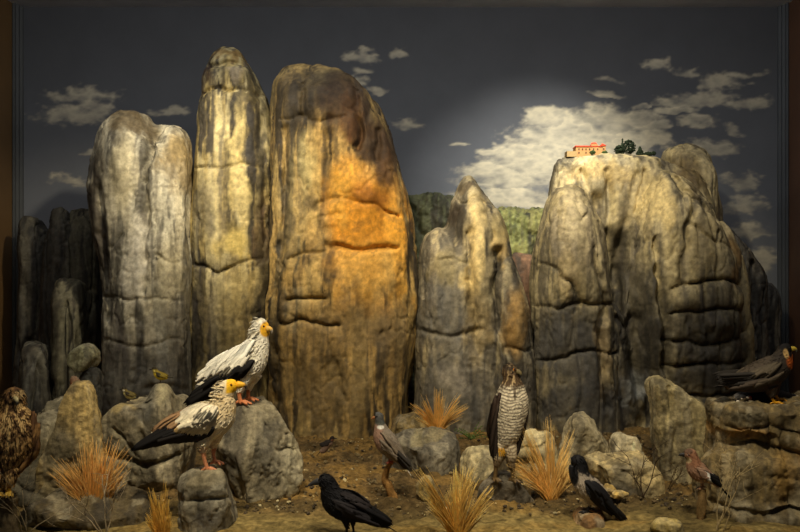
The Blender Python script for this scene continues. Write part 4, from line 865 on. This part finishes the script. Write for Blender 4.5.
b.leg((769, 395), (770, 398), (773, 403.5), 2.2, 1.5, (222, 160, 30), 9, -.03, 1, spread=1.2); b.leg((777, 394), (779, 398), (782, 402), 2.2, 1.5, (210, 150, 30), 9, .03, 1)
b = Bird('prey_bird', 'dark dead bird lying under the falcon, white and red feathers showing', 'bird', (762, 402), 4.95, 0.003)
b.limb([(796, 398, -.02, 3.2, 3.2), (789, 397, 0, 4.5, 5), (776, 396, 0, 6.5, 9), (760, 395.5, 0, 7.5, 11), (746, 396, 0, 6, 9), (736, 398, 0, 3.5, 6)], 30, 20)
def c_p(X, Y, v, nn):
    c = np.tile(lin((50, 46, 44)), (len(X), 1)); c = mix(c, (206, 190, 160), blob(X, Y, 797, 398, 4, 4)); return mix(c, (220, 210, 190), blob(X, Y, 738, 398, 6, 4))
b.build(c_p); b.plumage(400, .015, .0034, lambda x, y: (-1, -.1), .2, None, 10)
B = MB()
for k, (ex, ey, cc) in enumerate([(727, 398, (228, 220, 200)), (729, 401, (222, 212, 190)), (731, 395, (220, 208, 188)), (733, 403, (210, 200, 176)), (740, 392.5, (170, 50, 40)), (737, 401, (176, 62, 48)), (736, 393.5, (226, 216, 196))]):
    b.feather(B, b.P(747, 396, -.06), b.P(ex, ey, -.13-.004*k), np.array([0, -1.0, .5]), 1.9*b.s, .6*b.s, np.tile(lin(cc), (28, 1)))
B.obj('tail', M_FEATH, b.loc, b.root)
b.beak([(799, 398, -.02, 1.8, 1.8), (801.5, 398.6, -.02, 1.2, 1.2), (804, 400, -.02, .3, .3)], (200, 130, 90))

# ---- buzzard at the left edge
b = Bird('buzzard', 'brown streaked buzzard on the thick post at the left edge', 'bird', (9, 493), 4.3, 0.0032)
b.limb([(17.5, 397, -.03, 9, 9), (14, 398.5, 0, 11.5, 11), (13.5, 407, 0, 11.5, 12), (14, 418, 0, 19, 18), (13, 434, 0, 25, 22), (11, 450, 0, 22, 21), (8, 464, 0, 15, 16), (5, 476, .02, 9, 10), (2, 488, .04, 5, 8)], 40, 28)
b.limb([(5, 462, -.02, 10, 9), (5, 475, -.05, 7, 6.5), (5, 485, -.05, 4, 4)]); b.limb([(15, 461, -.02, 10, 9), (14.5, 474, -.05, 7, 6.5), (13, 484, -.05, 4, 4)])
def c_b(X, Y, v, nn):
    n = fbm(v, (75, 75, 30), 3, 4); m = fbm(v, 20, 3, 6)
    c = np.tile(lin((182, 142, 86)), (len(X), 1)); c = mix(c, (60, 38, 22), sstep(-.15, .35, n)*.9)
    c = mix(c, (226, 196, 136), blob(X, Y, 20, 424, 13, 24)*.55*sstep(-.2, .3, -n)); c = mix(c, (70, 46, 28), blob(X, Y, 12, 392, 13, 6)*.6)
    c = mix(c, (206, 176, 120), sstep(445, 470, Y)*.5*sstep(-.1, .3, -n)); c = mix(c, (196, 170, 120), blob(X, Y, 22, 394, 5, 4)*.6)
    return mix(c, (44, 28, 18), blob(X, Y, 17, 401, 8, 3.2)*.7)
b.build(c_b)
b.plumage(1900, .026, .0050, lambda x, y: (-.05, -1), .28, None, 11, jit=.15)
BR = lambda X, Y, v, e: mix(np.tile(lin((86, 58, 34)), (len(X), 1)), (168, 128, 76), sstep(.1, .5, fbm(v, 50, 3, 8)))
wr = [dict(a=[(37, 424), (38, 436), (35, 448)], b=[(34, 456), (30, 464), (22, 474)], n=9, w=3.2, c=BR, lv=.6, conv=.5),
      dict(a=[(34, 412), (38, 420), (39, 430)], b=[(36, 434), (37, 444), (35, 456)], n=9, w=3, c=BR, lv=1.2, j=.8)]
b.wing(wr, -1)
wl = [dict(a=[(-8, 420), (-9, 434), (-6, 448)], b=[(-8, 456), (-6, 466), (0, 478)], n=9, w=3.4, c=BR, lv=.6, conv=.5), dict(a=[(-4, 414), (-8, 422), (-10, 432)], b=[(-8, 436), (-9, 448), (-6, 458)], n=9, w=3, c=BR, lv=1.2)]
b.wing(wl, -1)
b.tail((4, 480), (-3, 520), 7, 8, 3.6, (104, 76, 46), yo=.05)
b.beak([(20.5, 397, -.055, 2.6, 2.6), (22.6, 397.6, -.068, 2.1, 1.9), (23.8, 400, -.075, 1.4, 1.2), (23.6, 403.4, -.076, .3, .3)], (176, 164, 120), (60, 58, 56))
b.eye(15.5, 396, 1.6, (16, 10, 8), (90, 54, 24)); b.eye(24.5, 395.5, 1.3, (16, 10, 8), (90, 54, 24))
b.leg((5, 483), (4.5, 487), (4, 494), 3.4, 2.6, (206, 168, 66), 8, -.05, 1, yaw=1.0); b.leg((13, 482), (13, 487), (12.5, 494), 3.4, 2.6, (206, 168, 66), 8, -.05, 1, yaw=.9)

# ---- barred hawk on the stump
b = Bird('hawk', 'tall hawk with finely barred pale breast and dark brown wings on the knobbly stump', 'bird', (503, 482), 4.95, 0.0032)
b.limb([(514, 369, -.01, 7, 6.5), (511, 371.5, 0, 8.8, 8.5), (511.5, 379, 0, 8.6, 9), (512, 388, 0, 13, 12.5), (511.5, 402, 0, 17.2, 16), (509.5, 418, 0, 16, 16), (507, 433, 0, 13.2, 14), (503.5, 445, .01, 9.5, 11), (499.5, 458, .03, 6, 8)], 42, 28)
b.limb([(501, 438, 0, 8.5, 8), (498, 453, -.035, 5.8, 5.5), (496, 464, -.035, 3.4, 3.4)]); b.limb([(508, 437, 0, 8.5, 8), (510, 453, -.035, 5.8, 5.5), (511, 466, -.035, 3.4, 3.4)])
def c_h(X, Y, v, nn):
    n = fbm(v, 22, 2, 3); bar = 0.5+0.5*np.sin((Y+0.03*(X-511)**2*0.5+n*1.2)*2*math.pi/3.1)
    c = np.tile(lin((226, 214, 186)), (len(X), 1)); c = mix(c, (70, 58, 46), sstep(.4, .85, bar)*.72)
    st = fbm(v, (90, 90, 25), 3, 8); hd = 1-sstep(383, 389, Y+st*3)
    hc = mix(np.tile(lin((84, 66, 46)), (len(X), 1)), (176, 150, 108), sstep(.05, .5, st)); c = c*(1-hd)[:, None]+hc*hd[:, None]
    c = mix(c, (40, 32, 24), blob(X, Y, 509, 366, 8, 4)*.7); c = mix(c, (70, 54, 36), blob(X, Y, 513, 391, 1.4, 8)*.8)
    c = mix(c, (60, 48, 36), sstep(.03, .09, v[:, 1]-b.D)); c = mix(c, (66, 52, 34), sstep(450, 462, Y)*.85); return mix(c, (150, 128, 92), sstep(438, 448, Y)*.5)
b.build(c_h)
b.plumage(1700, .017, .0042, lambda x, y: (-.05, -1), .14, None, 12, jit=.12)
DB = (52, 38, 28)
wr = [dict(a=[(497, 402), (495, 412), (496, 424)], b=[(489, 448), (491, 456), (496, 462)], n=8, w=2.8, c=(44, 34, 26), lv=.5, conv=1.0),
      dict(a=[(500, 393), (496, 398), (494, 408)], b=[(491, 422), (489, 432), (490, 444)], n=12, w=3.0, c=DB, lv=1.4, j=.8, conv=1.0)]
b.wing(wr, -1)
wr = [dict(a=[(526, 402), (527, 412), (524, 424)], b=[(520, 446), (517, 454), (512, 460)], n=8, w=2.8, c=(44, 34, 26), lv=.5), dict(a=[(522, 394), (526, 400), (527, 410)], b=[(526, 424), (524, 432), (520, 442)], n=10, w=3.0, c=DB, lv=1.4)]
b.wing(wr, 1, yc=None)
b.tail((500, 452), (494, 482), 7, 6, 3.0, (84, 70, 54))
b.beak([(516.5, 371, -.03, 3, 2.8), (519, 372.4, -.035, 2.2, 2), (519.6, 374.6, -.038, 1.4, 1.2), (519, 377, -.038, .3, .3)], (104, 92, 60), (40, 38, 36))
b.eye(513.5, 369, 1.4, (14, 10, 8), (214, 130, 30)); b.eye(513.5, 369, 1.4, (14, 10, 8), (214, 130, 30), 1)
b.leg((496, 461), (495, 470), (494, 480), 3, 2.1, (96, 76, 44), 9, -.035, 1, yaw=1.2); b.leg((511, 463), (512, 472), (512, 481), 3, 2.1, (96, 76, 44), 9, -.035, 1, yaw=.6)
h0, h1 = b.surf(499, 449)
B = MB(); r = np.random.RandomState(3)
for k in range(14):
    h, nn = b.surf(496+k*.5, 446+(k % 4))
    if h is not None: b.feather(B, h+nn*.002, h+nn*.006+[.006, 0, -.03], nn, .0045, .001, np.tile(lin((214, 160, 50))*r.uniform(.7, 1.1), (28, 1)))
o = B.obj('thigh_feathers', M_FEATH, b.loc, b.root); o['label'] = 'yellowish thigh feathers'

# ---- wood pigeon on the root
b = Bird('pigeon', 'grey-brown pigeon with white neck patch perched on the gnarled root', 'bird', (390, 463), 4.95, 0.0025)
b.limb([(376.6, 417, 0, 3.8, 3.4), (378.6, 416.6, 0, 4.9, 4.4), (379.6, 421, 0, 4.6, 4.6), (380.6, 427, 0, 6.4, 6), (382.6, 435, 0, 9.8, 9.2), (387, 443, 0, 11.2, 10.6), (393, 450, 0, 9.4, 9.4), (399, 457, 0, 6.6, 7), (405, 463.5, 0, 4, 4.6)], 34, 24)
b.limb([(388, 453, -.012, 4, 3.6), (389.5, 458, -.012, 1.8, 1.8)]); b.limb([(392, 453, .012, 4, 3.6), (392.5, 458, .012, 1.8, 1.8)])
def c_pg(X, Y, v, nn):
    c = np.tile(lin((142, 130, 114)), (len(X), 1)); c = mix(c, (156, 120, 100), blob(X, Y, 376, 436, 8, 14)*.8); c = mix(c, (86, 86, 84), 1-sstep(421, 424, Y))
    c = mix(c, (78, 86, 80), blob(X, Y, 380, 422.5, 5, 2.2)*.8); c = mix(c, (236, 234, 226), blob(X, Y, 380.5, 426.3, 3.6, 1.9, .2)); return c
b.build(c_pg); b.plumage(600, .012, .0028, lambda x, y: (.35, -.93), .15, None, 13, jit=.12)
wr = [dict(a=[(391, 443), (394, 448), (395, 453)], b=[(411, 466), (410, 468), (407, 469)], n=7, w=1.8, c=(62, 58, 54), lv=.5, conv=.4),
      dict(a=[(380, 438), (384, 446), (390, 451)], b=[(396, 452), (400, 457), (403, 462)], n=10, w=1.9, c=(124, 112, 96), lv=1.1, conv=.5, name='flight_feathers'),
      dict(a=[(382, 431), (386, 434), (389, 440)], b=[(392, 444), (397, 450), (401, 456)], n=11, w=1.9, c=(132, 118, 100), lv=1.6, j=.5)]
for sd in (-1, 1): b.wing(wr, sd)
b.tail((402, 461), (413, 479), 6, 4, 1.8, lambda X, Y, v, e: mix(np.tile(lin((70, 66, 62)), (len(X), 1)), (226, 220, 204), sstep(467, 472, Y)))
b.beak([(374.6, 417.4, 0, 1.6, 1.4), (372.8, 418, 0, 1.2, 1), (371.2, 419.4, 0, .3, .3)], (150, 100, 60))
for sd in (-1, 1): b.eye(377, 416, .8, side=sd)
b.leg((389.5, 457), (389.5, 459), (390, 463), 1.3, 1.0, (176, 84, 60), 4.5, -.012, -1); b.leg((392.5, 457), (392.5, 459), (393, 463), 1.3, 1.0, (176, 84, 60), 4.5, .012, -1)

# ---- small songbirds
def small(name, label, feet, D, k, face, up, under, crown, tail_len, tilt=0.15, cheek=None):
    b = Bird(name, label, 'bird', feet, D, 0.0016); fx, fy = feet
    R = lambda x, y: (fx+face*x*k, fy-y*k)
    def row(x, y, a, c): q = R(x, y); return (q[0], q[1], 0, a*k, c*k)
    b.limb([row(6.6, 12.4, 1.5, 1.4), row(5.2, 12.6, 2.3, 2.1), row(4, 10.8, 2.2, 2.2), row(2.6, 8.6, 3.2, 3.1), row(-.2, 6.6, 3.8, 3.6), row(-3.4, 5.6+tilt, 2.9, 2.9), row(-6.6, 5+tilt, 1.5, 1.8)], 26, 20)
    def cf(X, Y, v, nn):
        x = (X-fx)*face/k; y = (fy-Y)/k; m = sstep(-.8, .8, y-7.6-.35*x); c = np.tile(lin(under), (len(X), 1)); c = mix(c, up, m)
        c = mix(c, crown, sstep(12.2, 13.2, y)*sstep(2, 3, x))
        if cheek: c = mix(c, cheek, blob(x, y, 5.6, 11.2, 1.8, 1.1))
        return c
    b.build(cf, 2); b.plumage(220, .0065, .0016, lambda x, y: (-face*.8, -.5), .12, None, 3)
    for sd in (-1, 1):
        a = [R(2, 9.6), R(1, 8.4), R(.4, 7.2)]; e = [R(-7.5, 6.6), R(-7, 5.8), R(-6, 5.2)]
        b.wing([dict(a=a, b=e, n=6, w=.7*k, c=up, lv=.3*k, j=.1), dict(a=[R(3, 9.8), R(2.4, 8.4), R(2, 7.4)], b=[R(-2, 8), R(-2.2, 6.8), R(-2, 6)], n=6, w=.7*k, c=crown, lv=.5*k, j=.1)], sd, off=.001)
    t0 = R(-5.5, 5.4+tilt); t1 = R(-6-tail_len, 4.6+tilt*2); b.tail(t0, t1, 4, 1.0*k, .55*k, crown)
    q = [row(7.4, 12.5, .7, .7), row(8.6, 12.3, .5, .5), row(9.8, 12, .12, .12)]; b.beak(q, (40, 34, 30))
    for sd in (-1, 1): e = R(5.9, 12.7); b.eye(e[0], e[1], .42*k, side=sd)
    for sd in (-1, 1):
        h = R(.2, 3.6); m = R(-.5, 2); f = R(.2, 0); b.leg(h, m, f, .45*k, .3*k, (80, 60, 40), 2.2*k, sd*.005*k, face)
    return b
small('songbird', 'small yellow-brown songbird with long dark tail, lower left of two on the peaked boulder', (129, 401.5), 5.14, 1.0, -1, (96, 84, 42), (200, 190, 130), (44, 38, 26), 13, cheek=(220, 214, 190))
small('songbird', 'small yellow songbird above the peak of the boulder, upper right of two', (160, 383.3), 5.22, 1.12, -1, (120, 104, 34), (196, 172, 50), (48, 42, 24), 6, cheek=(204, 190, 110))
small('songbird', 'tiny dark songbird on the soil at the foot of the widest pillar', (327, 451.5), 5.85, 1.05, 1, (34, 28, 24), (120, 98, 84), (32, 24, 20), 4, tilt=-4.5, cheek=(110, 70, 50))

# ------------------------------------------------------------------ monastery and its trees
DM = 7.38; SM = DM/F
def Q(px, py, dy=0): return np.array([(px-CX)*SM, DM+dy, H-(py-CY)*SM])
mroot = empty('monastery', Q(590, 156), 'tiny cream monastery with red tiled roofs and dome on the cliff top', 'building')
def mbox(B, x0, x1, y0, y1, d0, d1, c):
    a = Q(x0, y1, d0); e = Q(x1, y0, d1); v, f = box(a, e); B.add(v, f, lin(c))
def gable(B, x0, x1, ytop, ybase, d0, d1, c, hip=1.5):
    v = [Q(x0, ybase, d0), Q(x1, ybase, d0), Q(x1, ybase, d1), Q(x0, ybase, d1), Q(x0+hip, ytop, (d0+d1)/2), Q(x1-hip, ytop, (d0+d1)/2)]
    B.add(v, [(0, 1, 5, 4), (2, 3, 4, 5), (1, 2, 5), (3, 0, 4), (3, 2, 1, 0)], lin(c))
CRM = (164, 124, 78); RD = (186, 64, 38)
B = MB(); mbox(B, 574.5, 601, 147.5, 158, -.06, .06, CRM); mbox(B, 600.5, 604.5, 146.2, 158, -.04, .05, CRM); mbox(B, 565, 575, 152.5, 158, -.09, .02, (150, 126, 84)); mbox(B, 590.5, 597, 144.8, 148, -.028, .028, CRM)
B.obj('walls', M_PLASTER, Q(590, 156), mroot, smooth=False)
B = MB(); gable(B, 573.8, 590, 145.6, 147.6, -.068, .068, RD); gable(B, 597.5, 601.5, 145.8, 147.6, -.068, .068, RD, 1); gable(B, 599.8, 605.2, 143.4, 146.3, -.048, .058, RD, 2.4); gable(B, 589.6, 598, 145.2, 147.5, -.066, .066, RD, 1)
B.obj('roof', M_PLASTER, Q(590, 156), mroot, smooth=False)
V = []; nu, nv = 8, 18
for i in range(nu):
    ph = math.pi/2*i/(nu-1)
    for j in range(nv):
        a = 2*math.pi*j/nv; V.append(Q(593.8, 145, 0)+np.array([math.cos(ph)*math.cos(a)*3.4*SM+1e-5*math.cos(a), math.cos(ph)*math.sin(a)*3.4*SM, math.sin(ph)*2.8*SM]))
mesh_obj('dome', V, grid_faces(nu, nv)+[tuple((nu-1)*nv+i for i in range(nv)), tuple(range(nv))[::-1]], M_PLASTER, lin((216, 70, 44)), Q(590, 156), mroot)
for wxp, wyp in [(577.5, 150.2), (581, 150.2), (584.5, 150.2), (588, 150.2), (592, 150.2), (596, 150.2), (602.6, 149.6), (577.5, 153.6), (584.5, 153.6), (592, 153.6)]:
    B = MB(); d0 = -.063 if wxp < 600 else -.043; mbox(B, wxp-.6, wxp+.6, wyp-.9, wyp+.9, d0, d0+.01, (70, 50, 34)); B.obj('window', M_PLASTER, Q(590, 156), mroot, smooth=False)
def tree(label, x, yb, yt, wpx, conifer, seed, dy=0.0, colr=(30, 40, 24), name='tree', group='trees beside the monastery'):
    r = np.random.RandomState(seed); root = empty(name, Q(x, yb, dy), label, 'bush' if name == 'bush' else 'tree', group)
    t = MB(); v, f = tube([Q(x, yb+1.5, dy), Q(x, (yb+yt)/2, dy)], [.9*SM, .5*SM], 6); t.add(v, f, lin((60, 46, 30)))
    if name != 'bush': t.obj('trunk', M_BARK, Q(x, yb, dy), root)
    B = MB(); n = 420 if wpx > 4 else 120; hh = yb-yt
    for k in range(n):
        u = r.rand(); 
        if conifer: rad = wpx*(1-u)**.8*math.sqrt(r.rand()); yy = yb-1-u*(hh-1)
        else:
            rad = wpx*math.sqrt(max(0, 1-(2*u-1)**2))*r.uniform(.5, 1); yy = yb-hh*.12-u*hh*.88
        a = r.uniform(0, 6.28); p = Q(x+rad*math.cos(a), yy, dy+rad*math.sin(a)*SM); R = SM*r.uniform(.5, 1.15)
        o8 = np.array([[1, 0, 0], [-1, 0, 0], [0, 1, 0], [0, -1, 0], [0, 0, 1], [0, 0, -1]])*R*r.uniform(.6, 1.2, (6, 1))
        B.add(p+o8, [(0, 2, 4), (2, 1, 4), (1, 3, 4), (3, 0, 4), (2, 0, 5), (1, 2, 5), (3, 1, 5), (0, 3, 5)], lin(colr)*r.uniform(.5, 1.5))
    B.obj('foliage', M_LEAF, Q(x, yb, dy), root, smooth=False)
tree('small pointed dark cypress, tallest and slimmest of the clifftop trees', 622.5, 155, 139, 2.2, True, 1, 0)
tree('broad dark round tree in the middle of the clifftop grove', 630, 155.5, 139.8, 6.6, False, 2, .03)
tree('low dark bushy tree at the left end of the clifftop grove', 618.5, 156, 146, 5.0, False, 3, -.03)
tree('small conical tree right of the round tree in the clifftop grove', 640, 156, 147, 4.2, True, 4, 0)
tree('tiny dark bush at the far right end of the clifftop', 654, 155.5, 151.5, 1.6, False, 5, 0, name='bush', group=None)
tree('low spreading dark shrub between the clifftop grove and the last bush', 648, 156.5, 152.5, 4.4, False, 6, 0, name='bush', group=None)
tree('left of two green bushes below the monastery wall', 589.5, 156.5, 152.8, 2.6, False, 7, -.12, (60, 74, 36), name='bush', group=None)
tree('right of two green bushes below the monastery wall', 601.5, 156.5, 153.2, 2.8, False, 8, -.12, (60, 74, 36), name='bush', group=None)

# ------------------------------------------------------------------ light and camera
def spot(loc, tgt, energy, c, size, blend=0.6, rad=0.06):
    l = bpy.data.lights.new('spot_lamp', 'SPOT'); l.energy = energy; l.color = c; l.spot_size = math.radians(size)
    l.spot_blend = blend; l.shadow_soft_size = rad
    o = bpy.data.objects.new('spot_lamp', l); col.objects.link(o); o.location = loc
    d = Vector(tgt)-Vector(loc); o.rotation_euler = d.to_track_quat('-Z', 'Y').to_euler()
    return o
WM = (1.0, 0.86, 0.62)
spot((-0.3, 4.5, 3.5), tuple(W(145, 195, 6.9)), 400, WM, 38, .8, .09)
spot((-1.3, 4.3, 3.5), tuple(W(236, 190, 7.0)), 330, WM, 36, .8, .09)
spot((-0.6, 4.3, 3.5), tuple(W(372, 235, 6.6)), 450, (1.0, 0.78, 0.45), 40, .8, .09)
spot((0.1, 4.5, 3.5), tuple(W(520, 245, 6.8)), 340, WM, 42, .8, .09)
spot((0.7, 4.5, 3.5), tuple(W(612, 180, 7.0)), 430, WM, 36, .9, .09)
spot((1.5, 6.3, 3.5), tuple(W(535, 225, 8.4)), 380, (1.0, 0.95, 0.85), 62, 1.0)
spot((-0.9, 3.1, 3.3), tuple(W(190, 430, 4.9)), 480, WM, 44, 1.0, .12)
spot((0.2, 3.1, 3.3), tuple(W(430, 480, 4.9)), 290, WM, 44, 1.0, .12)
spot((1.0, 3.1, 3.3), tuple(W(620, 470, 4.9)), 360, WM, 48, 1.0, .12)
def area(loc, tgt, energy, c, sx, sy):
    l = bpy.data.lights.new('fill_light', 'AREA'); l.shape = 'RECTANGLE'; l.size = sx; l.size_y = sy; l.energy = energy; l.color = c
    o = bpy.data.objects.new('fill_light', l); col.objects.link(o); o.location = loc
    o.rotation_euler = (Vector(tgt)-Vector(loc)).to_track_quat('-Z', 'Y').to_euler()
area((0, 5.6, 3.6), (0, 8.4, 2.0), 42, (0.96, 0.97, 1.0), 6.4, 0.2)  # added wash that brightens the mural, no real fitting
area((0, 3.9, 3.5), (0, 6.6, 0.6), 32, (1.0, 0.85, 0.62), 5.0, 0.35)  # added soft fill that lifts the dark lower rocks, unseen
w = bpy.data.worlds.new('gallery'); scn.world = w; w.use_nodes = True
w.node_tree.nodes['Background'].inputs[0].default_value = (0.55, 0.6, 0.7, 1); w.node_tree.nodes['Background'].inputs[1].default_value = 0.06
cam = bpy.data.cameras.new('camera'); cam.sensor_width = 36; cam.lens = 36*F/800; cam.clip_start = 0.05
co = bpy.data.objects.new('camera', cam); col.objects.link(co); co.location = (0, 0, H); co.rotation_euler = (math.pi/2, 0, 0)
scn.camera = co
scn.view_settings.view_transform = 'Standard'; scn.view_settings.look = 'None'; scn.view_settings.gamma = 1
scn.view_settings.use_curve_mapping = False; scn.view_settings.exposure = -0.28
